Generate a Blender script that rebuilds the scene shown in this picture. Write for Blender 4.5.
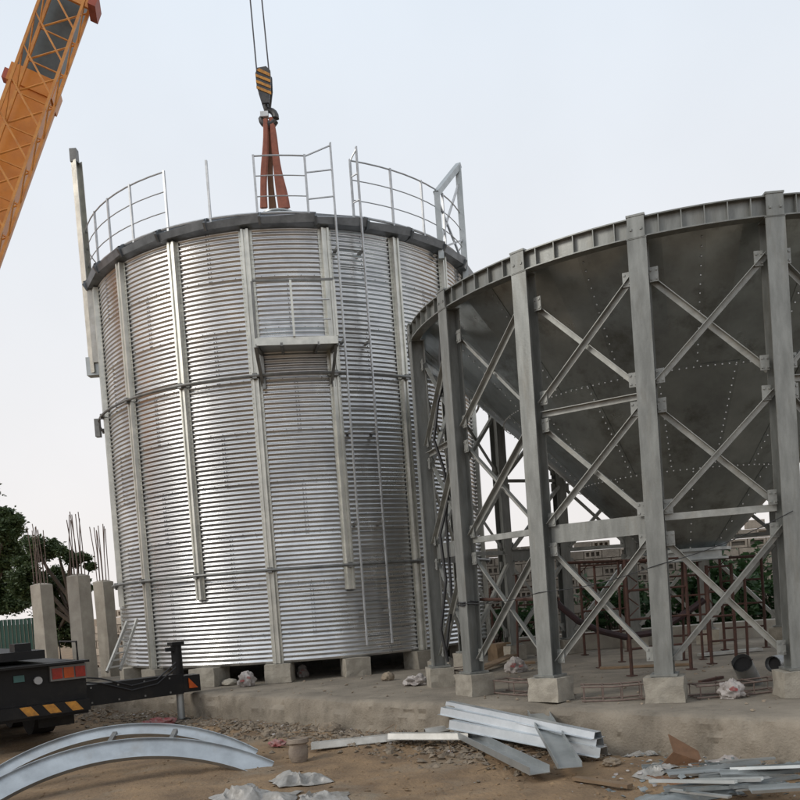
import bpy, math, random
from mathutils import Vector, Matrix, noise
random.seed(7)
PI = math.pi
S = bpy.context.scene
col = S.collection
for o in list(bpy.data.objects): bpy.data.objects.remove(o)

# ------------------------------------------------------------------ camera
F_PX, PY, PITCH, ROLL = 855.36, 622.3, -0.0322, 0.0729     # solved from the two round structures
EYE = Vector((0, 0, 1.75))
cs, sn = math.cos(PITCH), math.sin(PITCH)
FWD, UP0, RT0 = Vector((0, cs, sn)), Vector((0, -sn, cs)), Vector((1, 0, 0))
CX = RT0 * math.cos(ROLL) - UP0 * math.sin(ROLL)
CY = RT0 * math.sin(ROLL) + UP0 * math.cos(ROLL)
cam = bpy.data.cameras.new('camera'); cam_o = bpy.data.objects.new('camera', cam); col.objects.link(cam_o)
M = Matrix((CX, CY, -FWD)).transposed().to_4x4(); M.translation = EYE
cam_o.matrix_world = M
cam.sensor_fit = 'HORIZONTAL'; cam.sensor_width = 36; cam.lens = 36 * F_PX / 800
cam.shift_y = (PY - 400) / 800; cam.clip_start = 0.1; cam.clip_end = 2000
S.camera = cam_o

# ------------------------------------------------------------------ sky, sun, exposure
SUN_EL, SUN_AZ = math.radians(32), math.radians(-116)     # from the left, a little behind the camera
sund = Vector((math.sin(SUN_AZ) * math.cos(SUN_EL), math.cos(SUN_AZ) * math.cos(SUN_EL), math.sin(SUN_EL)))
w = bpy.data.worlds.new('World'); S.world = w; w.use_nodes = True
nt = w.node_tree; N = nt.nodes; L = nt.links
for n in list(N): N.remove(n)
sky = N.new('ShaderNodeTexSky'); sky.sky_type = 'NISHITA'; sky.sun_disc = False
sky.sun_elevation = SUN_EL; sky.sun_rotation = SUN_AZ; sky.air_density = 1.3; sky.dust_density = 4.0; sky.ozone_density = 1.0
hs = N.new('ShaderNodeHueSaturation'); hs.inputs['Saturation'].default_value = 0.55
tc = N.new('ShaderNodeTexCoord'); sp = N.new('ShaderNodeSeparateXYZ')
rp = N.new('ShaderNodeValToRGB')                          # thin even cloud: warm white low, cooler high
rp.color_ramp.elements[0].position = 0.0; rp.color_ramp.elements[0].color = (9.7, 9.2, 8.95, 1)
rp.color_ramp.elements[1].position = 0.6; rp.color_ramp.elements[1].color = (8.2, 9.0, 9.95, 1)
mixn = N.new('ShaderNodeMix'); mixn.data_type = 'RGBA'; mixn.inputs['Factor'].default_value = 0.92
bg = N.new('ShaderNodeBackground'); bg.inputs['Strength'].default_value = 0.1
wo = N.new('ShaderNodeOutputWorld')
L.new(sky.outputs[0], hs.inputs['Color']); L.new(tc.outputs['Generated'], sp.inputs[0]); L.new(sp.outputs['Z'], rp.inputs[0])
L.new(hs.outputs[0], mixn.inputs['A']); L.new(rp.outputs[0], mixn.inputs['B']); cl = N.new('ShaderNodeTexNoise'); cl.inputs['Scale'].default_value = 2.6; cl.inputs['Detail'].default_value = 5; L.new(tc.outputs['Generated'], cl.inputs['Vector'])
cr = N.new('ShaderNodeMapRange'); cr.inputs[1].default_value = .3; cr.inputs[2].default_value = .7; cr.inputs[3].default_value = .95; cr.inputs[4].default_value = 1.03; L.new(cl.outputs[0], cr.inputs[0])
cm = N.new('ShaderNodeVectorMath'); cm.operation = 'SCALE'; L.new(mixn.outputs['Result'], cm.inputs[0]); L.new(cr.outputs[0], cm.inputs['Scale']); L.new(cm.outputs[0], bg.inputs['Color']); L.new(bg.outputs[0], wo.inputs[0])
sl = bpy.data.lights.new('sun', 'SUN'); sl.energy = 1.4; sl.angle = math.radians(18); sl.color = (1.0, 0.95, 0.87)
so = bpy.data.objects.new('sun', sl); col.objects.link(so)
so.rotation_euler = sund.to_track_quat('Z', 'Y').to_euler(); so.location = (-20, -20, 30)
S.view_settings.view_transform = 'Standard'; S.view_settings.look = 'None'
S.view_settings.exposure = 0.0; S.view_settings.gamma = 1; S.view_settings.use_curve_mapping = False
S.render.engine = 'CYCLES'

# ------------------------------------------------------------------ helpers
def ray(x, y):
    dx, dy = x - 400, PY - y
    return FWD * F_PX + CX * dx + CY * dy
def at_y(x, y, Y):                      # point seen at pixel (x, y) whose distance ahead is Y
    r = ray(x, y); return EYE + r * (Y / r.y)
def at_z(x, y, Z):                      # point seen at pixel (x, y) on the level z = Z
    r = ray(x, y); return EYE + r * ((Z - EYE.z) / r.z)
def V(*a): return Vector(a)

class MB:
    def __init__(s): s.v = []; s.f = []; s.sm = False
    def add(s, vs, fs):
        b = len(s.v); s.v += [Vector(q) for q in vs]; s.f += [tuple(i + b for i in q) for q in fs]; return s
    def box(s, c, d, rot=None):
        x, y, z = d[0] / 2, d[1] / 2, d[2] / 2
        vs = [V(i, j, k) for k in (-z, z) for j in (-y, y) for i in (-x, x)]
        if rot is not None: vs = [rot @ q for q in vs]
        c = Vector(c)
        return s.add([c + q for q in vs], [(0, 2, 3, 1), (4, 5, 7, 6), (0, 1, 5, 4), (2, 6, 7, 3), (0, 4, 6, 2), (1, 3, 7, 5)])
    def extr(s, prof, p0, p1, up=(0, 0, 1), cap=True):      # closed profile (a, b) swept from p0 to p1; a sideways, b along up
        p0, p1, up = Vector(p0), Vector(p1), Vector(up)
        t = (p1 - p0).normalized(); a = t.cross(up)
        if a.length < 1e-4: a = t.cross(V(1, 0, 0))
        a.normalize(); b = a.cross(t); n = len(prof)
        vs = [p + a * q[0] + b * q[1] for p in (p0, p1) for q in prof]
        fs = [(i, (i + 1) % n, n + (i + 1) % n, n + i) for i in range(n)]
        if cap: fs += [tuple(range(n))[::-1], tuple(range(n, 2 * n))]
        return s.add(vs, fs)
    def bar(s, p0, p1, w=.05, h=.05, up=(0, 0, 1)):
        return s.extr([(-w/2, -h/2), (w/2, -h/2), (w/2, h/2), (-w/2, h/2)], p0, p1, up)
    def angle(s, p0, p1, w=.06, t=.007, up=(0, 0, 1)):
        return s.extr([(0, 0), (w, 0), (w, t), (t, t), (t, w), (0, w)], p0, p1, up)
    def chan(s, p0, p1, w=.2, h=.07, t=.008, up=(0, 0, 1)):  # open side along +up
        return s.extr([(-w/2, h), (-w/2, 0), (w/2, 0), (w/2, h), (w/2-t, h), (w/2-t, t), (-w/2+t, t), (-w/2+t, h)], p0, p1, up)
    def hsec(s, p0, p1, w=.2, h=.2, t=.014, tw=.01, up=(0, 0, 1)):
        a, b, c = w/2, h/2, tw/2
        return s.extr([(-a, -b), (a, -b), (a, -b+t), (c, -b+t), (c, b-t), (a, b-t), (a, b), (-a, b), (-a, b-t), (-c, b-t), (-c, -b+t), (-a, -b+t)], p0, p1, up)
    def tube(s, pts, r, n=8, cap=True):
        pts = [Vector(p) for p in pts]; rings = []; up = V(0, 0, 1)
        for i, p in enumerate(pts):
            t = (pts[min(i+1, len(pts)-1)] - pts[max(i-1, 0)]).normalized()
            a = t.cross(up if abs(t.z) < .95 else V(1, 0, 0)).normalized(); b = a.cross(t)
            rr = r[i] if isinstance(r, (list, tuple)) else r
            rings.append([p + (a * math.cos(2*PI*k/n) + b * math.sin(2*PI*k/n)) * rr for k in range(n)])
        fs = [(i*n + k, i*n + (k+1) % n, (i+1)*n + (k+1) % n, (i+1)*n + k) for i in range(len(pts)-1) for k in range(n)]
        if cap: fs += [tuple(range(n))[::-1], tuple(range((len(pts)-1)*n, len(pts)*n))]
        s.sm = True
        return s.add([q for g in rings for q in g], fs)
    def lathe(s, prof, n=24, c=(0, 0, 0)):                  # profile (r, z)
        c = Vector(c)
        vs = [c + V(r * math.cos(2*PI*k/n), r * math.sin(2*PI*k/n), z) for r, z in prof for k in range(n)]
        fs = [(i*n + k, i*n + (k+1) % n, (i+1)*n + (k+1) % n, (i+1)*n + k) for i in range(len(prof)-1) for k in range(n)]
        s.sm = True
        return s.add(vs, fs)
    def mesh(s, name, mat):
        m = bpy.data.meshes.new(name); m.from_pydata([tuple(q) for q in s.v], [], s.f); m.update()
        if mat: m.materials.append(mat)
        if s.sm:
            for p in m.polygons: p.use_smooth = True
            try: m.set_sharp_from_angle(angle=math.radians(35))
            except Exception: pass
        return m
    def build(s, name, mat, parent=None, loc=None):         # vertices in world space, unless loc is given
        return put(name, s.mesh_local(name, mat, parent, loc), parent, loc)
    def mesh_local(s, name, mat, parent, loc):
        off = wloc(parent) if parent else V(0, 0, 0)
        if loc is not None: off = off + Vector(loc)
        s.v = [q - off for q in s.v]
        return s.mesh(name, mat)
def wloc(o):
    p = o.location.copy()
    while o.parent: o = o.parent; p = p + o.location
    return p
def put(name, mesh, parent=None, loc=None, rz=0):
    o = bpy.data.objects.new(name, mesh); col.objects.link(o)
    if parent: o.parent = parent
    if loc is not None: o.location = loc
    if rz: o.rotation_euler.z = rz
    return o
def tag(o, label, cat, group=None, kind=None):
    if label: o['label'] = label
    if cat: o['category'] = cat
    if group: o['group'] = group
    if kind or cat: o['kind'] = kind or 'thing'
    return o
def struct(o, label=None): o['kind'] = 'structure'; return o
def thing(name, loc, label, cat, group=None, rz=0):
    o = bpy.data.objects.new(name, None); col.objects.link(o); o.location = loc; o.empty_display_size = .2
    o.rotation_euler.z = rz
    return tag(o, label, cat, group)
def part(name, mb, mat, parent): return mb.build(name, mat, parent)
def nz(x, y, z=0, s=1): return noise.noise(V(x * s, y * s, z * s + 3.7))
def ordinal(i): return ['first', 'second', 'third', 'fourth', 'fifth', 'sixth', 'seventh', 'eighth', 'ninth', 'tenth', 'eleventh', 'twelfth', 'thirteenth', 'fourteenth', 'fifteenth', 'sixteenth', 'seventeenth', 'eighteenth'][i]

# ------------------------------------------------------------------ materials
def material(name, base, rough=.7, metal=0.0, base2=None, scale=4.0, detail=6, bump=0.0, bscale=40, spec=None, rand=0.0, stretch=(1, 1, 1), rough2=None, dirt=None, dscale=1.3, damt=.5, lo=.35, hi=.65, flat=False, transl=0):
    m = bpy.data.materials.new(name); m.use_nodes = True; T = m.node_tree; nn = T.nodes; ll = T.links
    b = nn['Principled BSDF']; b.inputs['Metallic'].default_value = metal; b.inputs['Roughness'].default_value = rough
    if spec is not None: b.inputs['Specular IOR Level'].default_value = spec
    tcn = nn.new('ShaderNodeTexCoord'); mp = nn.new('ShaderNodeMapping'); mp.inputs['Scale'].default_value = stretch
    geo = nn.new('ShaderNodeNewGeometry'); ll.new(geo.outputs['Position'], mp.inputs[0])
    n1 = nn.new('ShaderNodeTexNoise'); n1.inputs['Scale'].default_value = scale; n1.inputs['Detail'].default_value = detail; n1.inputs['Roughness'].default_value = .62
    ll.new(mp.outputs[0], n1.inputs['Vector'])
    mr = nn.new('ShaderNodeMapRange'); mr.inputs[1].default_value = lo; mr.inputs[2].default_value = hi; ll.new(n1.outputs[0], mr.inputs[0])
    mx = nn.new('ShaderNodeMix'); mx.data_type = 'RGBA'; mx.inputs['A'].default_value = (*base, 1); mx.inputs['B'].default_value = (*(base2 or tuple(c * .75 for c in base)), 1)
    ll.new(mr.outputs[0], mx.inputs['Factor']); out = mx.outputs['Result']
    if dirt:
        n2 = nn.new('ShaderNodeTexNoise'); n2.inputs['Scale'].default_value = dscale; n2.inputs['Detail'].default_value = 8; n2.inputs['Roughness'].default_value = .7
        ll.new(mp.outputs[0], n2.inputs['Vector'])
        r2 = nn.new('ShaderNodeMapRange'); r2.inputs[1].default_value = .52; r2.inputs[2].default_value = .7; r2.inputs[4].default_value = damt; ll.new(n2.outputs[0], r2.inputs[0])
        m2 = nn.new('ShaderNodeMix'); m2.data_type = 'RGBA'; m2.inputs['B'].default_value = (*dirt, 1); ll.new(out, m2.inputs['A']); ll.new(r2.outputs[0], m2.inputs['Factor']); out = m2.outputs['Result']
    if rand:
        oi = nn.new('ShaderNodeObjectInfo'); r3 = nn.new('ShaderNodeMapRange'); r3.inputs[3].default_value = 1 - rand; r3.inputs[4].default_value = 1 + rand; ll.new(oi.outputs['Random'], r3.inputs[0])
        m3 = nn.new('ShaderNodeMix'); m3.data_type = 'RGBA'; m3.blend_type = 'MULTIPLY'; m3.inputs['Factor'].default_value = 1
        cb = nn.new('ShaderNodeCombineColor')
        for i in range(3): ll.new(r3.outputs[0], cb.inputs[i])
        ll.new(out, m3.inputs['A']); ll.new(cb.outputs[0], m3.inputs['B']); out = m3.outputs['Result']
    ll.new(out, b.inputs['Base Color'])
    if rough2 is not None:
        r4 = nn.new('ShaderNodeMapRange'); r4.inputs[1].default_value = .3; r4.inputs[2].default_value = .7; r4.inputs[3].default_value = rough; r4.inputs[4].default_value = rough2
        ll.new(n1.outputs[0], r4.inputs[0]); ll.new(r4.outputs[0], b.inputs['Roughness'])
    if bump:
        n3 = nn.new('ShaderNodeTexNoise'); n3.inputs['Scale'].default_value = bscale; n3.inputs['Detail'].default_value = 5; ll.new(geo.outputs['Position'], n3.inputs['Vector'])
        bp = nn.new('ShaderNodeBump'); bp.inputs['Strength'].default_value = bump; bp.inputs['Distance'].default_value = .02; ll.new(n3.outputs[0], bp.inputs['Height']); ll.new(bp.outputs[0], b.inputs['Normal'])
    if transl:
        tr = nn.new('ShaderNodeBsdfTranslucent'); ll.new(out, tr.inputs[0]); ms = nn.new('ShaderNodeMixShader'); ms.inputs[0].default_value = transl
        ll.new(b.outputs[0], ms.inputs[1]); ll.new(tr.outputs[0], ms.inputs[2]); ll.new(ms.outputs[0], nn['Material Output'].inputs[0])
    return m
MT = {}
MT['wall'] = material('galvanised_sheet', (.70, .70, .695), .23, .94, (.55, .555, .565), 2.2, 7, .05, 25, rand=.12, rough2=.36, dirt=(.42, .41, .39), dscale=.9, damt=.5)
MT['rib'] = material('galvanised_stiffener', (.66, .65, .59), .38, .7, (.50, .50, .46), 5, 6, .05, 40, rand=.05, dirt=(.40, .40, .36), damt=.5, dscale=2.0)
MT['ring'] = material('dull_pipe', (.24, .24, .23), .5, .6, (.16, .16, .155), 8)
MT['eave'] = material('roof_sheet', (.22, .235, .25), .42, .7, (.13, .14, .15), 4, rand=.08)
MT['rail'] = material('rail_pipe', (.55, .56, .57), .45, .6, (.42, .43, .44), 10)
MT['hop'] = material('hopper_steel', (.265, .272, .258), .44, .4, (.175, .18, .17), 7, 9, .06, 50, rand=.07, dirt=(.17, .155, .125), dscale=4.5, damt=.5, stretch=(1.6, 1.6, .35))
MT['brace'] = material('brace_steel', (.36, .365, .345), .48, .4, (.25, .255, .24), 9, 6, rand=.06, dirt=(.30, .27, .22), dscale=5, damt=.4)
MT['gus'] = material('gusset_steel', (.36, .365, .345), .5, .35, (.27, .275, .26), 12, rand=.04)
MT['cone'] = material('cone_sheet', (.42, .45, .45), .26, .92, (.29, .31, .31), 2.2, 8, .06, 14, rand=.16, rough2=.46, dirt=(.13, .125, .105), dscale=1.9, damt=.75)
MT['bolt'] = material('bolt', (.55, .55, .53), .35, .7)
MT['boltd'] = material('bolt_dark', (.22, .22, .23), .5, .6)
MT['conc'] = material('plinth_concrete', (.36, .33, .275), .9, 0, (.255, .23, .19), 7, 8, .35, 60, rand=.08, dirt=(.20, .185, .16), damt=.55, dscale=3)
MT['slab'] = material('slab_concrete', (.27, .232, .182), .93, 0, (.175, .15, .118), 1.6, 10, .6, 40, dirt=(.10, .087, .067), dscale=2.6, damt=.65, stretch=(1, 1, .45))
MT['col'] = material('column_concrete', (.42, .385, .325), .9, 0, (.31, .28, .235), 3, 8, .25, 50, rand=.05, dirt=(.27, .25, .22), damt=.5, dscale=2)
MT['rust'] = material('rusty_steel', (.105, .048, .035), .8, .2, (.065, .036, .028), 12, 6, .3, 60, rand=.15)
MT['rebar'] = material('rebar', (.22, .165, .14), .8, .3, (.15, .11, .095), 20, 4)
MT['orange'] = material('boom_paint', (.66, .255, .038), .4, 0, (.56, .20, .03), 3, 7, .04, 30, dirt=(.36, .16, .05), dscale=2.4, damt=.4)
MT['orange2'] = material('jib_paint', (.68, .30, .065), .45, 0, (.52, .20, .04), 6, 6, dirt=(.42, .18, .06), damt=.4, dscale=3)
MT['boomd'] = material('boom_dark', (.10, .115, .115), .45, .1, (.07, .08, .08), 4)
MT['red'] = material('faded_red', (.42, .10, .06), .55, 0, (.32, .08, .05), 8)
MT['black'] = material('truck_black', (.009, .009, .010), .45, 0, (.014, .0135, .013), 4, 6, .05, 40, spec=.25, dirt=(.04, .034, .027), dscale=3, damt=.4)
MT['tyre'] = material('tyre', (.02, .02, .02), .85, 0, (.04, .037, .033), 8)
MT['lens'] = material('lamp_red', (.40, .03, .015), .18, 0, (.22, .015, .01), 12, spec=.6)
MT['lensor'] = material('lamp_orange', (.55, .10, .012), .18, 0, (.40, .06, .01), 12, spec=.6)
MT['frame'] = material('lamp_frame', (.22, .21, .20), .4, .3)
MT['yel'] = material('hazard_yellow', (.62, .28, .035), .5, 0, (.36, .16, .03), 14, dirt=(.10, .07, .04), damt=.6, dscale=6)
MT['teal'] = material('plate_teal', (.06, .16, .15), .5)
MT['white'] = material('lamp_white', (.45, .45, .45), .2)
MT['sling'] = material('sling_webbing', (.36, .13, .085), .85, 0, (.26, .095, .065), 9, 6, .2, 90, dirt=(.14, .06, .045), damt=.5)
MT['sling2'] = material('sling_dark', (.20, .10, .055), .85, 0, (.14, .07, .04), 9)
MT['hook'] = material('hook_steel', (.05, .05, .055), .45, .5, (.09, .085, .08), 9)
MT['hookpad'] = material('hook_wrap', (.72, .74, .76), .6)
MT['rope'] = material('wire_rope', (.10, .10, .11), .6, .5)
MT['dirt'] = None
MT['block'] = material('hollow_block', (.52, .44, .36), .92, 0, (.38, .32, .26), 5, 7, .4, 60, rand=.14, dirt=(.22, .20, .17), damt=.5, dscale=3)
MT['mortar'] = material('block_core', (.20, .175, .15), .95, 0, (.14, .125, .105), 4)
MT['stone'] = material('rubble_stone', (.28, .225, .165), .95, 0, (.165, .132, .098), 5, 6, .4, 50, rand=.2)
MT['leafd'] = material('leaf_dark', (.030, .055, .018), .6, 0, (.075, .105, .035), 3.5, rand=.0, transl=.25)
MT['leafg'] = material('leaf_shrub', (.060, .125, .040), .6, 0, (.030, .07, .025), 2.5, transl=.25)
MT['bark'] = material('bark', (.09, .07, .05), .95, 0, (.06, .045, .035), 8)
MT['fence'] = material('green_sheet', (.030, .085, .065), .7, 0, (.022, .065, .05), 2)
MT['galv'] = material('new_galvanised', (.62, .65, .67), .30, .8, (.50, .53, .55), 4, 6, .04, 30, rand=.06, rough2=.45)
MT['arc'] = material('weathered_galvanised', (.46, .485, .50), .36, .75, (.33, .35, .365), 3, 7, .05, 30, rand=.05, rough2=.5, dirt=(.30, .28, .25), dscale=2.5, damt=.5)
MT['galvd'] = material('dull_galvanised', (.46, .48, .48), .42, .7, (.36, .38, .38), 4, 6, rand=.06)
MT['galvw'] = material('white_tube', (.52, .51, .48), .4, .35, (.38, .37, .34), 6, dirt=(.4, .36, .3), damt=.5, dscale=5)
MT['plast'] = material('dusty_plastic', (.46, .445, .42), .3, 0, (.30, .285, .26), 9, 7, .3, 40, transl=.25, dirt=(.28, .24, .19), damt=.6, dscale=4)
MT['plasg'] = material('grey_sheeting', (.20, .22, .225), .4, 0, (.13, .145, .145), 5, 6, .1, 30, dirt=(.26, .22, .17), damt=.5, dscale=4, rand=.12)
MT['card'] = material('brown_card', (.20, .105, .055), .85, 0, (.14, .075, .04), 6, 6, .2, 40)
MT['bag'] = material('woven_bag', (.42, .39, .37), .7, 0, (.24, .21, .195), 7, 6, .2, 50)
MT['bagred'] = material('bag_red', (.26, .045, .045), .7, 0, (.30, .19, .175), 16, 5)
MT['wood'] = material('old_board', (.24, .165, .10), .85, 0, (.17, .115, .07), 5, 6, .2, 40, rand=.15)
MT['hose'] = material('dark_hose', (.035, .012, .014), .6, 0, (.02, .012, .012), 6)
MT['cable'] = material('black_cable', (.02, .02, .022), .6)
MT['duct'] = material('duct_sheet', (.40, .41, .41), .4, .6, (.28, .29, .29), 5)
MT['inner'] = material('shade_inside', (.015, .014, .014), .9)  # near-black that paints the shade inside the open ducts
MT['potm'] = material('old_bucket', (.28, .23, .18), .85, 0, (.19, .15, .12), 7, 6, .3, 50, dirt=(.2, .16, .12), damt=.5, dscale=6)

# earth: bare brown soil in the middle, grey rubble-strewn dust towards the slab
def earth():
    m = material('earth', (.265, .176, .098), .95, 0, (.145, .096, .056), 1.7, 10, .9, 24, dirt=(.21, .175, .13), dscale=.9, damt=.9)
    return m
MT['dirt'] = earth()

# ------------------------------------------------------------------ ground and slab
Z_SLAB = 0.44
E0, E1 = at_z(190, 692, Z_SLAB), at_z(650, 713, Z_SLAB)       # two points of the slab's front top edge
EDIR = (E1 - E0).normalized(); EIN = V(-EDIR.y, EDIR.x, 0)      # into the slab, away from the camera
if EIN.y < 0: EIN = -EIN
def slab_side(p): return (p - E0).dot(EIN)                       # >0 behind the front face
def gz(x, y):                                                    # height of the earth
    p = V(x, y, 0); s = slab_side(p)
    h = .05 * nz(x, y, 0, .45) + .030 * nz(x, y, 4, 1.7) + .016 * nz(x, y, 9, 5) + .008 * nz(x, y, 2, 11)
    for rx in (.0, .32): h -= .022 * math.exp(-((y - 7.6 - rx - .22 * x - .2 * math.sin(x * .7)) / .09) ** 2)
    if -1.3 < s < .3: h += .10 * (1 - abs(s + .35) / .95 if abs(s + .35) < .95 else 0) * (.5 + .8 * max(0, nz(x, y, 2, 1.1) + .3))
    far = max(0, min(1, (math.hypot(x, y - 9) - 10) / 6))
    return h * (1 - far) - .02
def graded(a, b, step, out):
    v = [a + i * step for i in range(int(round((b - a) / step)) + 1)]
    e, st = v[-1], step
    while e < out: st *= 1.45; e += st; v.append(e)
    s_, st = v[0], step
    while s_ > -out: st *= 1.45; s_ -= st; v.insert(0, s_)
    return v
xs, ys = graded(-6, 6, .09, 700), graded(5.0, 14.5, .09, 700)
g = MB(); nx = len(xs)
g.v = [V(x, y, gz(x, y)) for y in ys for x in xs]
g.f = [(j*nx+i, j*nx+i+1, (j+1)*nx+i+1, (j+1)*nx+i) for j in range(len(ys)-1) for i in range(nx-1)]
g.sm = True
struct(g.build('ground', MT['dirt']))

g = MB(); rows = [(-.03, -.25), (-.015, .0), (0, .06), (.0, .12), (.0, .18), (.0, .24), (.005, .30), (.012, .36), (.03, .408), (.075, .434), (.16, .44), (.5, .44), (1.2, .44), (2.5, .44), (5, .44), (9, .44), (14, .44)]
nseg = 1100; s0, s1 = -9.0, 16.0
for i in range(nseg + 1):
    s = s0 + (s1 - s0) * i / nseg
    p = E0 + EDIR * s; p.z = 0
    wv = .05 * nz(s, 0, 0, .9)
    chip = max(0, nz(s, 5, 0, 2.6) - .12) * .16
    for k, (off, z) in enumerate(rows):
        j = .020 * nz(s, z * 3, 7, 4) + .05 * nz(s, z, 2, 1.0) + .016 * nz(s, z * 2, 3, 11) + .010 * nz(s, z * 2, 5, 24) if k < 10 else 0
        c = chip if 6 <= k <= 10 else 0
        zz = z - (c * .6 if 7 <= k <= 10 else 0) + (.012 * nz(s, off, 1, 1.4) if k > 9 else 0)
        g.v.append(V(p.x, p.y, zz) + EIN * (off + j + c + wv))
nr = len(rows)
g.f = [(i*nr+k, (i+1)*nr+k, (i+1)*nr+k+1, i*nr+k+1) for i in range(nseg) for k in range(nr-1)]
g.sm = True
struct(g.build('concrete_slab', MT['slab']))
SL = Z_SLAB + .004

# ------------------------------------------------------------------ the corrugated silo
R = 3.7; DL = 2 * PI / 18
SC = V(-1.8974, 17.902, 0); PH = -2.663
Z_B, Z_LOW, Z_MID, Z_E = .761, 2.309, 5.479, 7.908
silo = thing('grain_silo', (SC.x, SC.y, Z_B), 'round corrugated galvanised grain silo with railing on its roof, slung from crane', 'silo')
NC = 94; CP = (Z_E - Z_B) / NC
def polar(r, a, z): return V(r * math.cos(a), r * math.sin(a), z)
def sheet_mesh(nc, bays=2):
    g = MB(); na = 12 * bays; spc = 6
    nrow = nc * spc + 1
    for j in range(nrow):
        z = j * CP / spc; r = R + .0125 * math.sin(2 * PI * j / spc - PI / 2)
        for i in range(na + 1): g.v.append(polar(r, DL * bays * i / na, z))
    g.f = [(j*(na+1)+i, j*(na+1)+i+1, (j+1)*(na+1)+i+1, (j+1)*(na+1)+i) for j in range(nrow-1) for i in range(na)]
    g.sm = True
    m = bpy.data.meshes.new('wall_sheet'); m.from_pydata([tuple(q) for q in g.v], [], g.f); m.materials.append(MT['wall'])
    for p in m.polygons: p.use_smooth = True
    return m
full, top_up = sheet_mesh(11), sheet_mesh(6)
courses = [(Z_E - Z_B - 11 * CP * (i + 1), full) for i in range(8)] + [(0, top_up)]
bolts = MB()
for ci, (z0, m) in enumerate(courses):
    for k in range(9):
        a = PH + DL * (k * 2 + .5 + (ci % 2))
        o = put('wall_sheet', m, silo, (0, 0, z0), a)
        o.scale = (1 + (.0006 if k % 2 else 0), 1 + (.0006 if k % 2 else 0), 1)
        if math.sin(a) < .25:
            nb = 11 if m is full else 6
            for j in range(nb):
                for da in (-.006, .006):
                    q = polar(R + .012, a + da, Z_B + z0 + (j + .5) * CP) + V(SC.x, SC.y, 0)
                    bolts.box(q, (.014, .014, .016))
    # bolts along the horizontal lap
    for k in range(108):
        a = PH + 2 * PI * k / 108
        if math.sin(a) < .3 and ci < 8: bolts.box(polar(R + .012, a, Z_B + z0 + CP * .5) + V(SC.x, SC.y, 0), (.012, .012, .012))
tag(part('seam_bolts', bolts, MT['boltd'], silo), None, None, kind='stuff')
# stiffeners: hat profile, wide above the middle ring, narrower below
def hat(z0, z1, w, d, fl):
    g = MB(); t = .006; b = R + .011
    pr = [(b, -w/2-fl), (b, -w/2), (b+d, -w/2+.012), (b+d, -w*.17), (b+d-.022, -w*.12), (b+d-.022, w*.12), (b+d, w*.17), (b+d, w/2-.012), (b, w/2), (b, w/2+fl)]
    pr2 = [(x + t, y) for x, y in pr[::-1]]
    prof = pr + pr2; n = len(prof)
    g.v = [V(x, y, z) for z in (z0, z1) for x, y in prof]
    g.f = [(i, (i+1) % n, n+(i+1) % n, n+i) for i in range(n)]
    m = len(pr)
    for zz in (0, n):
        for i in range(m-1): g.f.append((zz+i, zz+i+1, zz+n-2-i, zz+n-1-i))
    nb = int((z1 - z0) / .076)
    for j in range(nb):
        for y in (-w/2 - fl*.5, w/2 + fl*.5): g.box((b + .012, y, z0 + (j+.5) * .076), (.012, .012, .012))
    return g.mesh('stiffener', MT['rib'])
hat_up = hat(Z_MID - Z_B - .02, Z_E - Z_B - .04, .15, .075, .035)
hat_md = hat(Z_LOW - Z_B - .02, Z_MID - Z_B - .03, .125, .07, .03)
hat_md2 = hat(Z_LOW - Z_B - .40, Z_MID - Z_B - .03, .125, .07, .03)
hat_lo = hat(.0, Z_LOW - Z_B - .03, .125, .07, .03)
clamp = MB(); clamp.box((R + .115, 0, 0), (.07, .07, .09)); clamp.box((R + .10, 0, 0), (.03, .18, .05))
clamp_m = clamp.mesh('clamp', MT['ring'])
for k in range(18):
    a = PH + DL * k
    put('stiffener', hat_up, silo, (0, 0, 0), a)
    put('stiffener', hat_md if k % 2 else hat_md2, silo, (0, 0, 0), a)
    if k % 2: put('stiffener', hat_lo, silo, (0, 0, 0), a)
for zr, rad in ((Z_MID, .024), (Z_LOW, .024)):
    g = MB(); n = 108
    pts = [polar(R + .135, PH - .25 + 2 * PI * i / n, zr) + V(SC.x, SC.y, 0) for i in range(n + 1)]
    g.tube(pts, rad, 8)
    ring = part('wind_ring', g, MT['ring'], silo)
    for k in range(18): put('clamp', clamp_m, ring, (0, 0, zr - Z_B), PH + DL * k)
g = MB(); g.box(V(SC.x, SC.y, 0) + polar(R + .16, PH - .12, Z_MID - .12), (.09, .12, .34)); part('ring_bracket', g, MT['ring'], silo)
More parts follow.
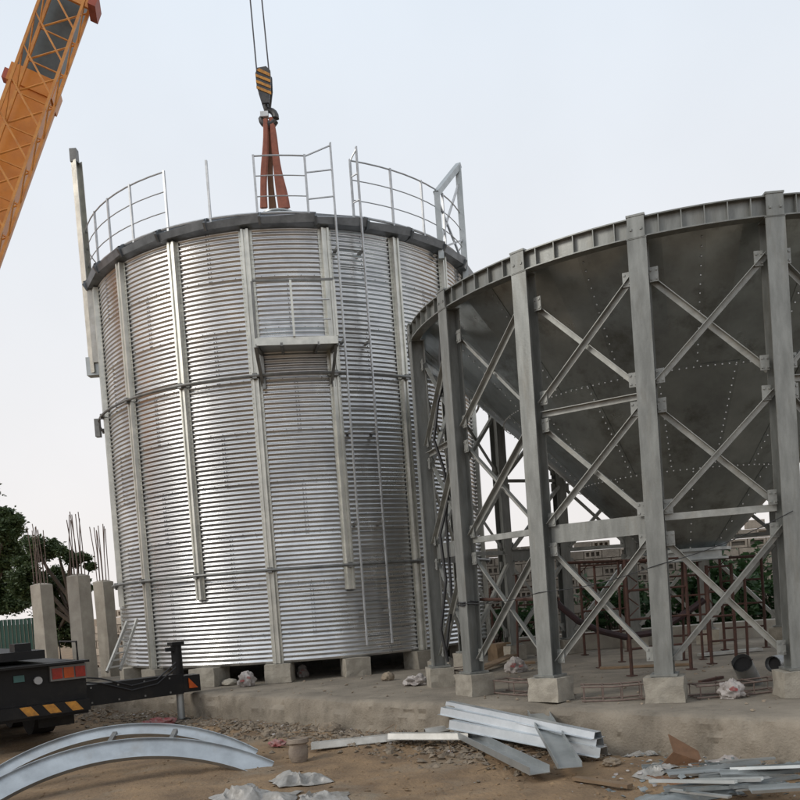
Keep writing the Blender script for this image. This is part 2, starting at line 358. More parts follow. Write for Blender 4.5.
# roof: flat eave lips, sloping sheets, a raised seam at each joint
NRF = 27; RO = R + .20; SLOPE = math.tan(math.radians(24.3)); RI = .42
def roof_panel():
    g = MB(); da = 2 * PI / NRF; t = .012
    zt = Z_E - Z_B + .09
    a0, a1 = polar(RO, 0, zt - .01), polar(RO + .03, da, zt + .04)
    zi = zt + (RO - RI) * SLOPE
    b0, b1 = polar(RI, 0, zi), polar(RI, da, zi)
    l0, l1 = polar(RO - .03, 0, zt - .105), polar(RO - .01, da, zt - .085)
    c0, c1 = polar(R - .02, 0, zt - .125), polar(R - .02, da, zt - .125)
    g.add([a0, a1, b1, b0], [(0, 1, 2, 3)]); g.add([l0, l1, a1, a0], [(0, 1, 2, 3)]); g.add([c0, c1, l1, l0], [(0, 1, 2, 3)])
    # seam at the joint
    n = V(0, 1, 0)
    pr = [polar(RO + .05, 0, zt - .02), polar(RO - .04, 0, zt + .085), polar(RI, 0, zi + .07), polar(RI, 0, zi - .01), polar(RO - .02, 0, zt - .13)]
    vs = [q + n * s for s in (-.02, .02) for q in pr]
    g.add(vs, [(0, 1, 2, 3, 4), (9, 8, 7, 6, 5)] + [(i, 5 + i, 5 + (i+1) % 5, (i+1) % 5) for i in range(5)])
    return g.mesh('roof_panel', MT['eave'])
rpm = roof_panel()
def silo_angle(px, py, z, rr):                # azimuth of the near point of a circle seen at this pixel column
    best = None
    for i in range(3600):
        a = -PI + 2 * PI * i / 3600
        p = V(SC.x, SC.y, 0) + polar(rr, a, z)
        if (p - SC).to_2d().dot((EYE - SC).to_2d()) < 0.0: continue
        d = p - EYE; k = F_PX / d.dot(FWD); x = 400 + d.dot(CX) * k
        if best is None or abs(x - px) < best[0]: best = (abs(x - px), a)
    return best[1]
AJ = silo_angle(259, 217, Z_E + .09, RO)
for k in range(NRF): put('roof_panel', rpm, silo, (0, 0, 0), AJ + 2 * PI * k / NRF)
zc = Z_E + .09 + (RO - RI) * SLOPE
g = MB(); g.lathe([(.30, zc - .1), (.50, zc - .06), (.50, zc + .03), (.34, zc + .05), (.34, zc + .10), (.38, zc + .11), (.38, zc + .14), (.0, zc + .17)], 28, V(SC.x, SC.y, 0))
part('roof_cap', g, MT['galvd'], silo)
# railing round the eave
RR = R + .10; ZR0 = Z_E + .12
post_px = [(99, 266), (112, 259), (134, 246), (168.5, 231), (211, 218), (258, 210), (309, 212)]
post_px2 = [(354, 215), (394, 226), (424.5, 239), (446, 252)]
pa = [silo_angle(x, y, ZR0, RR) for x, y in post_px]; pb = [silo_angle(x, y, ZR0, RR) for x, y in post_px2]
def wp(r, a, z): return V(SC.x, SC.y, 0) + polar(r, a, z)
back = [pb[-1] + (2 * PI - (pb[-1] - pa[0])) * i / 11 for i in range(1, 11)]
HR = 1.0
for a in pa + pb + back:
    g = MB(); g.bar(wp(RR, a, ZR0 - .1), wp(RR, a, ZR0 + HR), .034, .034, polar(1, a, 0)); g.box(wp(RR, a, ZR0 - .04), (.11, .11, .05)); part('railing_post', g, MT['rail'], silo)
for hz_, rr_ in ((HR - .02, .013), (HR * .66, .009), (HR * .33, .009), (.06, .022)):
    for lo_, hi_ in ((pb[0], pb[-1]), (pb[-1], pa[0] + 2 * PI), (pa[0], pa[3]), (pa[3], pa[5]), (pa[5], pa[-1])):
        if lo_ == pa[3] and hz_ > .1: continue
        n = max(4, int(abs(hi_ - lo_) * 14)); g = MB()
        g.tube([wp(RR, lo_ + (hi_ - lo_) * i / n, ZR0 + hz_) for i in range(n + 1)], rr_, 6); part('railing_rail', g, MT['rail'], silo)
# ladder with hand rails above the roof
la0, la1 = silo_angle(336, 225, Z_E, R + .22), silo_angle(361.5, 225, Z_E, R + .22)
lad = part('ladder', MB().bar(wp(R + .22, la0, .95), wp(R + .22, la0, Z_E + 1.28), .022, .05, polar(1, la0, 0)).bar(wp(R + .22, la1, .95), wp(R + .22, la1, Z_E + 1.28), .022, .05, polar(1, la1, 0)), MT['rail'], silo)
for i in range(24):
    z = 1.1 + i * .29
    g = MB(); g.tube([wp(R + .22, la0, z), wp(R + .22, la1, z)], .009, 5); part('rung', g, MT['ring'], lad)
for i in range(5):
    z = 1.5 + i * 1.5; g = MB()
    for a in (la0, la1):
        g = MB(); g.bar(wp(R + .01, a, z), wp(R + .21, a, z), .05, .03); g.box(wp(R + .2, a, z), (.05, .05, .07)); part('ladder_bracket', g, MT['ring'], lad)
g = MB()
for a, b_ in ((la0, pa[-1]), (la1, pb[0])):
    for h in (1.26, .85, .42): g.tube([wp(R + .22, a, Z_E + h - (0.02 if h > 1 else 0)), wp(RR, b_, ZR0 + min(HR - .03, h - .14))], .013, 5)
part('gate_rail', g, MT['rail'], silo)
# landing between two stiffeners
p3, p4 = PH + DL * 3 + .015, PH + DL * 4 + .01
ZP = 5.87
land = part('landing', MB().add([wp(R + .03, p3, ZP), wp(R + .03, p4, ZP), wp(R + .55, p4 - .02, ZP), wp(R + .55, p3 + .02, ZP), wp(R + .03, p3, ZP + .03), wp(R + .03, p4, ZP + .03), wp(R + .55, p4 - .02, ZP + .03), wp(R + .55, p3 + .02, ZP + .03)],
    [(0, 1, 2, 3), (7, 6, 5, 4), (3, 2, 6, 7), (0, 4, 5, 1), (1, 5, 6, 2), (0, 3, 7, 4)]), MT['galvd'], silo)
g = MB(); f0, f1 = wp(R + .56, p3 + .02, ZP + .02), wp(R + .56, p4 - .02, ZP + .02)
g.bar(f0, f1, .03, .12); part('toe_board', g, MT['rib'], land)
for a in (p3 + .02, (p3 + p4) / 2 - .06, (p3 + p4) / 2 + .08, p4 - .02):
    g = MB(); g.bar(wp(R + .03, a, ZP - .03), wp(R + .54, a, ZP - .03), .04, .05); part('joist', g, MT['ring'], land)
for a in (p3 + .02, p4 - .02):
    g = MB(); g.angle(wp(R + .05, a, ZP - .55), wp(R + .52, a, ZP - .05), .05); g.bar(wp(R + .06, a, ZP - .6), wp(R + .06, a, ZP), .05, .05, polar(1, a, 0)); part('bracket', g, MT['ring'], land)
hr = part('hand_rail', MB().bar(wp(R + .56, p3 + .02, ZP + .98), wp(R + .56, p4 - .02, ZP + .98), .03, .03), MT['ring'], land)
for a, m_ in ((p3 + .02, 'ring'), ((p3 + p4) / 2 - .01, 'rib'), (p4 - .02, 'rib')):
    g = MB(); g.bar(wp(R + (.56 if a not in ((p3+p4)/2-.01,) else .545), a, ZP + .08), wp(R + (.56 if a not in ((p3+p4)/2-.01,) else .545), a, ZP + .965), .035, .035, polar(1, a, 0)); part('baluster', g, MT[m_], land)
for h in (.35, .66):
    g = MB(); g.tube([wp(R + .545, p3 + .04, ZP + h), wp(R + .545, p4 - .04, ZP + h)], .012, 5); part('mid_rail', g, MT['rail'], land)
# tall mast clamped to the left edge of the wall, with its plate and foot
aL = silo_angle(96, 290, Z_E - .2, R)
m0, m1 = at_y(93, 374, 16.4), at_y(71.5, 153, 16.4)
mx_ = (m0.x + m1.x) / 2
mast = part('mast', MB().chan(V(m0.x, 16.4, m0.z), V(m0.x - .02, 16.4, m1.z - .18), .15, .13, .01, (1, -.6, 0)), MT['rib'], silo)
g = MB(); g.box((m0.x + .0, 16.37, m1.z - .08), (.13, .13, .24)); part('mast_cap', g, MT['ring'], mast)
for zz in (m0.z + .5, m0.z + 1.25):
    g = MB(); g.bar(V(m0.x, 16.45, zz), V(SC.x, SC.y, zz).lerp(V(m0.x, 16.45, zz), .86), .05, .05); part('mast_bracket', g, MT['ring'], mast)
pl0, pl1 = at_y(88, 286, 16.3), at_y(104, 362, 16.3)
g = MB(); g.box(((pl0.x + pl1.x) / 2, 16.3, (pl0.z + pl1.z) / 2), (.22, .06, pl0.z - pl1.z)); part('mast_plate', g, MT['galvw'], mast)
g = MB(); b0 = at_y(95, 367, 16.4); g.box((b0.x + .03, 16.42, b0.z), (.34, .2, .34)); part('mast_foot', g, MT['galvd'], mast)
# bracket frame for a catwalk on the right of the roof
aq0, aq1 = silo_angle(438, 254, Z_E, R + .06), silo_angle(462.2, 277, Z_E, R + .06)
q0, q1 = wp(R + .12, aq0, Z_E - .15), wp(R + .12, aq1, Z_E - .3)
t0, t1 = V(q0.x, q0.y, Z_E + 1.03), V(q1.x, q1.y, Z_E + 2.0)
fr = part('catwalk_bracket', MB().bar(q0, t0, .1, .1, (1, 0, 0)).bar(q1, t1, .11, .11, (1, 0, 0)).bar(t0 + (t0 - t1) * .02, t1 + (t1 - t0) * .04, .1, .1), MT['galvd'], silo)
g = MB(); g.bar(q0 + V(0, 0, .3), t1 - V(0, 0, .3), .035, .035); g.bar(q1 + V(0, 0, .35), t0 - V(0, 0, .1), .035, .035); g.bar(q1 + V(0, 0, .9), q0 + V(0, 0, .2), .035, .035); part('diagonal', g, MT['rail'], fr)

# concrete blocks the silo stands on, one under each stiffener
blk = MB()
def rough_block(w, d, h, seed, taper=.0):
    g = MB(); n = 3; vs = {}
    rnd = random.Random(seed)
    def vert(i, j, k):
        key = (i, j, k)
        if key not in vs:
            x, y, z = (i / n - .5) * w, (j / n - .5) * d, k / n * h
            e = sum(1 for q in (i, j, k) if q in (0, n))
            q = V(x, y, z) * (1 - (.02 if e >= 2 else 0)) + V(rnd.uniform(-1, 1), rnd.uniform(-1, 1), rnd.uniform(-.6, .6)) * (.010 if e >= 2 else .005)
            if k == 0: q.z = 0
            q.x *= 1 - taper * k / n; q.y *= 1 - taper * k / n
            vs[key] = len(g.v); g.v.append(q)
        return vs[key]
    for a in range(n):
        for b in range(n):
            g.f += [(vert(a, b, 0), vert(a, b+1, 0), vert(a+1, b+1, 0), vert(a+1, b, 0)), (vert(a, b, n), vert(a+1, b, n), vert(a+1, b+1, n), vert(a, b+1, n)),
                    (vert(a, 0, b), vert(a+1, 0, b), vert(a+1, 0, b+1), vert(a, 0, b+1)), (vert(a, n, b), vert(a, n, b+1), vert(a+1, n, b+1), vert(a+1, n, b)),
                    (vert(0, a, b), vert(0, a, b+1), vert(0, a+1, b+1), vert(0, a+1, b)), (vert(n, a, b), vert(n, a+1, b), vert(n, a+1, b+1), vert(n, a, b+1))]
    return g
bm = [rough_block(.42, .44, Z_B - SL - .004, s).mesh('concrete_block', MT['conc']) for s in range(4)]
wide = rough_block(.5, .5, Z_B - SL - .004, 11).mesh('concrete_block', MT['conc'])
names_b = ['concrete block under the far left edge of the silo', 'concrete block under the silo just left of the crane jack', 'wide concrete block under the silo right of the crane jack',
           'concrete block under the silo between two small bags', 'concrete block under the silo near the foot of its ladder', 'concrete block under the silo left of the hopper legs', 'concrete block under the silo behind the leftmost hopper leg']
for k in range(18):
    a = PH + DL * k
    o = put('concrete_block', wide if k == 2 else bm[k % 4], None, wp(R - .06, a, SL), a)
    tag(o, names_b[k] if k < 7 else 'concrete block under the far side of the silo', 'concrete block', 'blocks under the silo')

# ------------------------------------------------------------------ the hopper on its ring of legs
HC = V(4.1654, 12.2681, 0); HP = -3.0229
HB, H2, H1, HZ = .713, 2.316, 3.653, 5.394
hop = thing('steel_hopper', (HC.x, HC.y, HB), 'large conical steel hopper on a ring of cross-braced steel legs', 'hopper')
RB = .205                                            # ring beam depth
def hp(r, a, z): return V(HC.x, HC.y, 0) + polar(r, a, z)
def ring_seg():                                      # one bay of the curved I beam, centred at angle 0, with its stiffener plates
    g = MB(); n = 6; r0, r1 = R - .05, R + .075; t = .013
    zb_, zt_ = HZ - RB - HB, HZ - HB
    pr = [(r0, zb_), (r1, zb_), (r1, zb_+t), (R + .018, zb_+t), (R + .018, zt_-t), (r1, zt_-t), (r1, zt_), (r0, zt_), (r0, zt_-t), (R + .006, zt_-t), (R + .006, zb_+t), (r0, zb_+t)]
    m = len(pr)
    for i in range(n + 1):
        a = -DL / 2 + DL * i / n
        for r, z in pr: g.v.append(polar(r, a, z))
    for i in range(n):
        for k in range(m): g.f.append((i*m+k, i*m+(k+1) % m, (i+1)*m+(k+1) % m, (i+1)*m+k))
    g.f += [tuple(range(m)), tuple(range(n*m, n*m+m))[::-1]]
    me = g.mesh('ring_beam', MT['hop'])
    st = MB()
    st.box((R + .045, 0, (zb_ + zt_) / 2), (.052, .009, RB - 2*t - .002))
    return me, st.mesh('stiffener_plate', MT['hop'])
rs, stp = ring_seg()
post = MB(); post.hsec(V(R - .01, 0, 0), V(R - .01, 0, HZ - RB - HB - .016), .19, .19, .014, .010, (1, 0, 0)); post_m = post.mesh('leg', MT['hop'])
cap = MB(); cap.box((R + .088, 0, HZ - RB/2 - HB), (.012, .17, RB + .01)); cap.box((R + .01, 0, HZ - HB + .012), (.18, .185, .02)); cap.box((R - .01, 0, HZ - RB - HB - .008), (.2, .2, .013))
for y in (-.05, .05): cap.box((R + .098, y, HZ - RB*.62 - HB), (.012, .022, .022))
cap_m = cap.mesh('cap_plate', MT['hop'])
base_m = MB().box((R - .01, 0, .012), (.27, .27, .024)).mesh('base_plate', MT['hop'])
def gusset(w=.088, h=.15):
    g = MB(); g.box((0, 0, 0), (.010, w, h))
    for y in (-.3, .3):
        for z in (-.3, .3): g.box((.009, y * w, z * h), (.01, .02, .02))
    return g.mesh('gusset_plate', MT['gus'])
gus_m = gusset()
ZT = HZ - RB - .30
for k in range(18):
    a = HP + DL * k
    put('ring_beam', rs, hop, (0, 0, 0), a + DL / 2)
    leg = put('leg', post_m, hop, (0, 0, 0), a)
    put('cap_plate', cap_m, leg); put('base_plate', base_m, leg)
    for z in (ZT - .06, H1 + .145, H1 - .155, H2 + .14, H2 - .19, HB + .225):
        for sgn in (-1, 1):
            put('gusset_plate', gus_m, leg, (R - .045, sgn * .135, z - HB))
for o in [c for c in hop.children if c.name.startswith('ring_beam')]:
    for j in range(1, 6): put('stiffener_plate', stp, o, (0, 0, 0), -DL / 2 + DL * j / 6)
# bracing: two crossing angles in each of three tiers, horizontals in every other bay
rb_ = R - .055
tiers = [(H1 + .03, ZT + .06), (H2 + .03, H1 - .05), (HB + .10, H2 - .07)]
def inset(p, q, d): return p + (q - p).normalized() * d
for k in range(18):
    a0, a1 = HP + DL * k, HP + DL * (k + 1)
    nrm = polar(1, (a0 + a1) / 2, 0)
    for zl, zh in tiers:
        for (aa, za), (ab, zb_), off in (((a0, zl), (a1, zh), .012), ((a0, zh), (a1, zl), -.05)):
            p, q = hp(rb_, aa, za) + nrm * off, hp(rb_, ab, zb_) + nrm * off
            dx = (q - p).normalized()
            g = MB(); g.angle(inset(p, q, .10), inset(q, p, .10), .058, .007, nrm); part('brace', g, MT['brace'], hop)
    p, q = hp(rb_, a0, H1) , hp(rb_, a1, H1)
    if k % 2 == 0:
        g = MB(); g.angle(inset(p, q, .09), inset(q, p, .09), .06, .008, nrm); part('tie_beam', g, MT['brace'], hop)
        p, q = hp(rb_, a0, H2 - .02), hp(rb_, a1, H2 - .02)
        g = MB(); g.chan(inset(p, q, .1), inset(q, p, .1), .20, .07, .01, -nrm); part('tie_beam', g, MT['hop'], hop)
    else:
        p, q = hp(rb_, a0, H2), hp(rb_, a1, H2)
        g = MB(); g.angle(inset(p, q, .09), inset(q, p, .09), .07, .008, -nrm); part('tie_beam', g, MT['brace'], hop)
# cone of lapped plates
CR0, CZ0, CR1, CZ1 = R - .11, HZ - .10, .48, 2.06
def cone_pt(t, a, d=0): 
    n = math.sqrt(.5)
    return polar(CR0 + (CR1 - CR0) * t - d * n, a, CZ0 + (CZ1 - CZ0) * t - HB + d * n)
def plate(t0, t1, da, lap, out):
    g = MB(); na, nt_ = max(3, int(da / .09)), 3
    for s in (0, 1):
        for j in range(nt_ + 1):
            for i in range(na + 1):
                t = t0 + (t1 - t0) * j / nt_ + (lap if j == nt_ else 0)
                p = cone_pt(t, -da/2 - .012/(1 - t*.8) + (da + .024/(1 - t*.8)) * i / na, .008 * s - out)
                g.v.append(p)
    m = (nt_ + 1) * (na + 1)
    for j in range(nt_):
        for i in range(na):
            q = (j*(na+1)+i, j*(na+1)+i+1, (j+1)*(na+1)+i+1, (j+1)*(na+1)+i)
            g.f.append(q); g.f.append(tuple(m + x for x in q[::-1]))
    for i in range(na):
        g.f.append((nt_*(na+1)+i, nt_*(na+1)+i+1, m+nt_*(na+1)+i+1, m+nt_*(na+1)+i))
    for j in range(nt_):
        for e in (0, na): g.f.append((j*(na+1)+e, (j+1)*(na+1)+e, m+(j+1)*(na+1)+e, m+j*(na+1)+e))
    return g.mesh('cone_plate', MT['cone'])
crows = [(0, .36, 18, .012), (.36, .68, 18, .012), (.68, 1.0, 9, .0)]
cb = MB()
for ri, (t0, t1, n, lap) in enumerate(crows):
    pm = [plate(t0, t1, 2 * PI / n, lap, .006 * s) for s in (0, 1)]
    for k in range(n):
        a = HP + (2 * PI / n) * (k + (0 if ri == 0 else 0.5 if ri == 1 else .25))
        put('cone_plate', pm[k % 2], hop, (0, 0, 0), a)
        ae = a + PI / n
        for i in range(16 if ri < 2 else 10):
            t = t0 + (t1 - t0) * (i + .5) / (16 if ri < 2 else 10)
            for d in (.0,):
                rr = CR0 + (CR1 - CR0) * t
                cb.box(cone_pt(t, ae + d / rr, -.016) + V(HC.x, HC.y, HB), (.014, .014, .014))
        if ri: 
            m_ = int(2 * PI / n * (CR0 + (CR1 - CR0) * t0) / .075)
            for i in range(m_): cb.box(cone_pt(t0 + .005, a + (i / m_ - .5) * 2 * PI / n, -.02) + V(HC.x, HC.y, HB), (.014, .014, .014))
tag(part('seam_bolts', cb, MT['bolt'], hop), None, None, kind='stuff')
g = MB(); zo = CZ1
g.lathe([(.46, zo + .02), (.60, zo + .03), (.60, zo - .01), (.475, zo - .012), (.475, zo - .10), (.56, zo - .10), (.56, zo - .13), (.45, zo - .13), (.45, zo)], 30, V(HC.x, HC.y, 0))
part('outlet', g, MT['cone'], hop)
# plinths
pm_ = [rough_block(.34, .40, HB - SL - .001, 30 + s).mesh('concrete_plinth', MT['conc']) for s in range(3)]
nm = {0: 'concrete plinth under the leftmost hopper leg beside a dumped bag', 1: 'concrete plinth under the second front hopper leg from left', 2: 'concrete plinth under the third front hopper leg above the beam pile',
      3: 'concrete plinth under the front hopper leg nearest the bent rusty sheet', 4: 'concrete plinth under the rightmost front hopper leg at photo edge'}
for k in range(18):
    a = HP + DL * k
    o = put('concrete_plinth', pm_[k % 3], None, hp(R - .01, a, SL), a)
    tag(o, nm.get(k, 'concrete plinth under a hopper leg on the right side out of view' if 5 <= k <= 9 else 'concrete plinth under the %s rear hopper leg counted from the left' % ordinal(17 - k)), 'plinth', 'plinths of the hopper legs')

# ------------------------------------------------------------------ crane truck and boom
TY = math.radians(37)
foot = at_z(182, 722, 0.0)
Rz = Matrix.Rotation(TY, 3, 'Z')
corner = foot - Rz @ V(1.50, 0.35, 0)                    # right rear corner of the carrier on the ground
truck = thing('crane_truck', (corner.x, corner.y, 0), 'black mobile crane truck with orange telescopic boom and extended outrigger', 'crane truck')
def tl(p): return corner + Rz @ Vector(p)
class TB(MB):                                            # boxes in truck coordinates
    def tbox(s, c, d): return s.box(tl(c), d, Rz)
part('chassis', TB().tbox((-1.27, 4.2, .95), (2.3, 8.2, .42)).tbox((-1.27, .16, .76), (2.5, .3, .74)), MT['black'], truck)
part('deck', TB().tbox((-1.5, 2.6, 1.28), (2.0, 4.8, .12)).tbox((-.75, .5, 1.38), (.22, .3, .14)), MT['black'], truck)
part('rear_bumper', TB().tbox((-1.27, -.05, .52), (2.5, .1, .16)), MT['black'], truck)
for i in range(3):
    x = -.12 - i * .30
    g = MB(); vs = [tl((x + dx, -.106, z)) for dx, z in ((0, .46), (-.15, .46), (-.25, .59), (-.10, .59))] + [tl((x + dx, -.098, z)) for dx, z in ((0, .46), (-.15, .46), (-.25, .59), (-.10, .59))]
    g.add(vs, [(0, 1, 2, 3), (7, 6, 5, 4), (0, 4, 5, 1), (1, 5, 6, 2), (2, 6, 7, 3), (3, 7, 4, 0)]); part('hazard_stripe', g, MT['yel'], truck)
tlm = part('tail_lamp', TB().tbox((-.27, -.02, 1.0), (.50, .06, .21)), MT['frame'], truck)
for i, m_ in enumerate(('lens', 'lensor', 'lens')): part('lens', TB().tbox((-.27 + (i - 1) * .158, -.06, 1.0), (.135, .03, .15)), MT[m_], tlm)
tlm2 = part('tail_lamp', TB().tbox((-2.27, -.02, 1.0), (.50, .06, .21)), MT['frame'], truck)
for i in range(3): part('lens', TB().tbox((-2.27 + (i - 1) * .158, -.06, 1.0), (.135, .03, .15)), MT['lens'], tlm2)
g = MB(); g.tube([tl((-.68, .0, .93)), tl((-.68, -.05, .93))], .055, 14); part('reversing_lamp', g, MT['white'], truck)
part('plate', TB().tbox((-.92, -.005, .98), (.14, .02, .09)), MT['teal'], truck)
part('outrigger_box', TB().tbox((-1.27, .35, .60), (2.56, .34, .36)), MT['black'], truck)
ob = part('outrigger_beam', TB().tbox((.74, .35, .61), (1.56, .26, .31)), MT['black'], truck)
g = MB(); g.tube([tl((1.50, .35, .05)), tl((1.50, .35, .62))], .058, 12); jl = part('jack_leg', g, MT['galvd'], truck)
g = MB(); g.tube([tl((1.50, .35, .60)), tl((1.50, .35, 1.22))], .085, 12); g.box(tl((1.50, .35, 1.24)), (.2, .2, .05), Rz); g.box(tl((1.38, .30, 1.16)), (.14, .06, .06), Rz); part('jack_cylinder', g, MT['black'], truck)
g = MB(); g.lathe([(0, .0), (.20, .0), (.20, .03), (.1, .06), (0, .06)], 16, tl((1.50, .35, 0)) + V(0, 0, .0)); part('foot_pad', g, MT['black'], truck)
g = MB(); a_, b_, c_ = tl((1.60, .20, .53)), tl((1.74, .20, .53)), tl((1.60, .20, .69)); n_ = Rz @ V(0, -.02, 0)
g.add([a_, b_, c_, a_ + n_, b_ + n_, c_ + n_], [(0, 2, 1), (3, 4, 5), (0, 1, 4, 3), (1, 2, 5, 4), (2, 0, 3, 5)]); part('reflector', g, MT['lensor'], truck)
part('beam_end', TB().tbox((1.66, .35, .60), (.28, .27, .26)), MT['black'], truck)
for y in (1.6, 2.9, 6.4):
    for x in (-.32, -2.22):
        g = MB(); g.tube([tl((x - .16, y, .50)), tl((x + .16, y, .50))], .50, 20); wh = part('wheel', g, MT['tyre'], truck)
        g = MB(); g.tube([tl((x - .165, y, .50)), tl((x + .165, y, .50))], .27, 14); part('rim', g, MT['galvd'], wh)
g = MB(); g.lathe([(0, 1.16), (.8, 1.16), (.8, 1.6), (0, 1.6)], 24, tl((-1.27, 5.6, 0))); part('turntable', g, MT['black'], truck)
for i, zz in enumerate((.70, .63)):
    g = MB(); g.tube([tl((-.1, .2, zz + .2)), tl((.25, .19, zz + .14)), tl((.7, .205, zz - .02)), tl((1.1, .205, zz + .03)), tl((1.42, .21, zz + .25))], .012, 6); part('hydraulic_hose', g, MT['cable'], truck)
for x in (.1, .5, .9, 1.3):
    for z in (.5, .72): part('bolt', TB().tbox((x, .215, z), (.025, .012, .025)), MT['ring'], truck)
part('mud_flap', TB().tbox((-.33, .55, .45), (.5, .02, .5)), MT['tyre'], truck)
part('rear_lip', TB().tbox((-1.27, -.01, 1.14), (2.52, .36, .03)), MT['black'], truck)
g = MB(); g.tube([tl((-.1, .05, 1.15)), tl((-.1, .05, 1.42)), tl((-.1, .9, 1.42)), tl((-.1, .9, 1.15))], .014, 6); part('grab_rail', g, MT['black'], truck)
# boom: solve the line seen through these pixels, above the hook at its upper end
TIPXY = V(SC.x - .25, SC.y - .1, 0)
pA, pB = (31, 100), (67, 0)
rA, rB = ray(*pA), ray(*pB)
nrm_pl = rA.cross(rB).normalized()                       # the boom lies in this plane through the eye
zt = EYE.z - (nrm_pl.x * TIPXY.x + nrm_pl.y * TIPXY.y) / nrm_pl.z
TIP = V(TIPXY.x, TIPXY.y, zt)
sc_ = tl((-1.27, 5.6, 2.6)); hd = V(sc_.x - TIP.x, sc_.y - TIP.y, 0).normalized(); fx = sc_ + hd * 1.6
zf = 2.9
# point of that plane at height zf nearest the turntable
A_ = nrm_pl.x; B_ = nrm_pl.y; C_ = -nrm_pl.z * (zf - EYE.z)
tt = (C_ - A_ * fx.x - B_ * fx.y) / (A_ * A_ + B_ * B_)
FOOT = V(fx.x + A_ * tt, fx.y + B_ * tt, zf)
bd = (TIP - FOOT).normalized(); BL = (TIP - FOOT).length
side = bd.cross(V(0, 0, 1)).normalized()                 # roughly towards the camera
if side.y > 0: side = -side
upn = side.cross(bd).normalized()
if upn.z < 0: upn = -upn
def along(px, py):                                       # distance along the boom of the point nearest this pixel ray
    r = ray(px, py).normalized(); w0 = FOOT - EYE; b = bd.dot(r); d1 = bd.dot(w0); e1 = r.dot(w0)
    return (b * e1 - d1) / (1 - b * b)
s_end = along(42, 84)
BW, BH = .56, .80
def bpt(s, a, b): return FOOT + bd * s + side * a + upn * b
def bbox(g, s0, s1, w, h, a=0, b=0): return g.extr([(-w/2, -h/2), (w/2, -h/2), (w/2, h/2), (-w/2, h/2)], bpt(s0, a, b), bpt(s1, a, b), upn)
boom = part('boom_section', bbox(MB(), -.6, s_end, BW, BH), MT['orange'], truck)
part('boom_collar', bbox(MB(), s_end - .35, s_end, BW + .06, BH + .06), MT['orange'], boom)
part('boom_lug', bbox(MB(), s_end - .25, s_end - .05, .2, .16, 0, BH / 2 + .1), MT['red'], boom)
part('boom_lug', bbox(MB(), s_end - 1.55, s_end - 1.3, .3, .2, .0, BH / 2 + .12), MT['red'], boom)
part('rope_guide', bbox(MB(), s_end - 2.0, s_end - 1.86, .34, .36, .0, BH / 2 + .2), MT['hook'], boom)
in1 = part('boom_section', bbox(MB(), s_end - 1, s_end + 7.5, BW - .09, BH - .10), MT['boomd'], truck)
part('boom_section', bbox(MB(), s_end + 6.5, BL, BW - .17, BH - .2), MT['boomd'], truck)
part('boom_head', MB().box(TIP, (.5, .6, .5)), MT['orange'], truck)
part('superstructure', MB().box(tl((-1.9, 5.9, 2.05)) , (1.8, 1.8, .85), Matrix.Rotation(math.atan2(bd.y, bd.x), 3, 'Z')).extr([(-.4, -.5), (.4, -.5), (.4, .5), (-.4, .5)], V(FOOT.x, FOOT.y, 1.7), FOOT - bd * .3, V(bd.x, bd.y, 0)), MT['orange'], truck)
# lattice jib folded alongside the boom, on the side facing the camera
j0, j1 = s_end - 6.5, along(80, 6)
jib = part('folded_jib', bbox(bbox(MB(), j0, j1, .055, .055, .50, .12), j0, j1 - .3, .055, .055, .50, -.58), MT['orange2'], truck)
part('jib_chord', bbox(bbox(MB(), j0, j1, .045, .045, .95, .12), j0, j1 - .4, .045, .045, .95, -.58), MT['orange2'], jib)
nn_ = 12
for i in range(nn_):
    sa, sb = j0 + (j1 - .4 - j0) * i / nn_, j0 + (j1 - .4 - j0) * (i + 1) / nn_
    g = MB()
    g.tube([bpt(sa, .50, .12), bpt(sb, .50, -.58)], .018, 5); g.tube([bpt(sa, .95, -.58), bpt(sb, .95, .12)], .018, 5)
    g.tube([bpt(sa, .50, .12), bpt(sb, .95, .12)], .016, 5); g.tube([bpt(sa, .50, -.58), bpt(sb, .95, -.58)], .016, 5); g.tube([bpt(sa, .5, -.58), bpt(sa, .5, .12)], .016, 5)
    part('lattice_bar', g, MT['orange2'], jib)
part('jib_head_plate', MB().extr([(-.03, -.55), (.03, -.55), (.03, .25), (-.03, .25)], bpt(j1 - .45, .72, -.1), bpt(j1 - .05, .72, -.1), upn), MT['orange2'], jib)
g = MB(); bbox(g, j1 - .5, j1 - .28, .5, .14, .72, -.72); part('jib_hinge', g, MT['red'], jib)
# rope running along the top of the boom
rp0, rp1 = at_y(7, 95, bpt(s_end - .3, 0, 0).y), at_y(52, -4, bpt(along(69, 0), 0, 0).y); rp0 = rp0 + (rp0 - rp1) * .05; rp1 = rp1 + (rp1 - rp0) * 4
g = MB(); g.tube([rp0, rp1], .014, 5); g.tube([rp0 + side * .09, rp1 + side * .06], .014, 5); part('boom_rope', g, MT['rope'], truck)

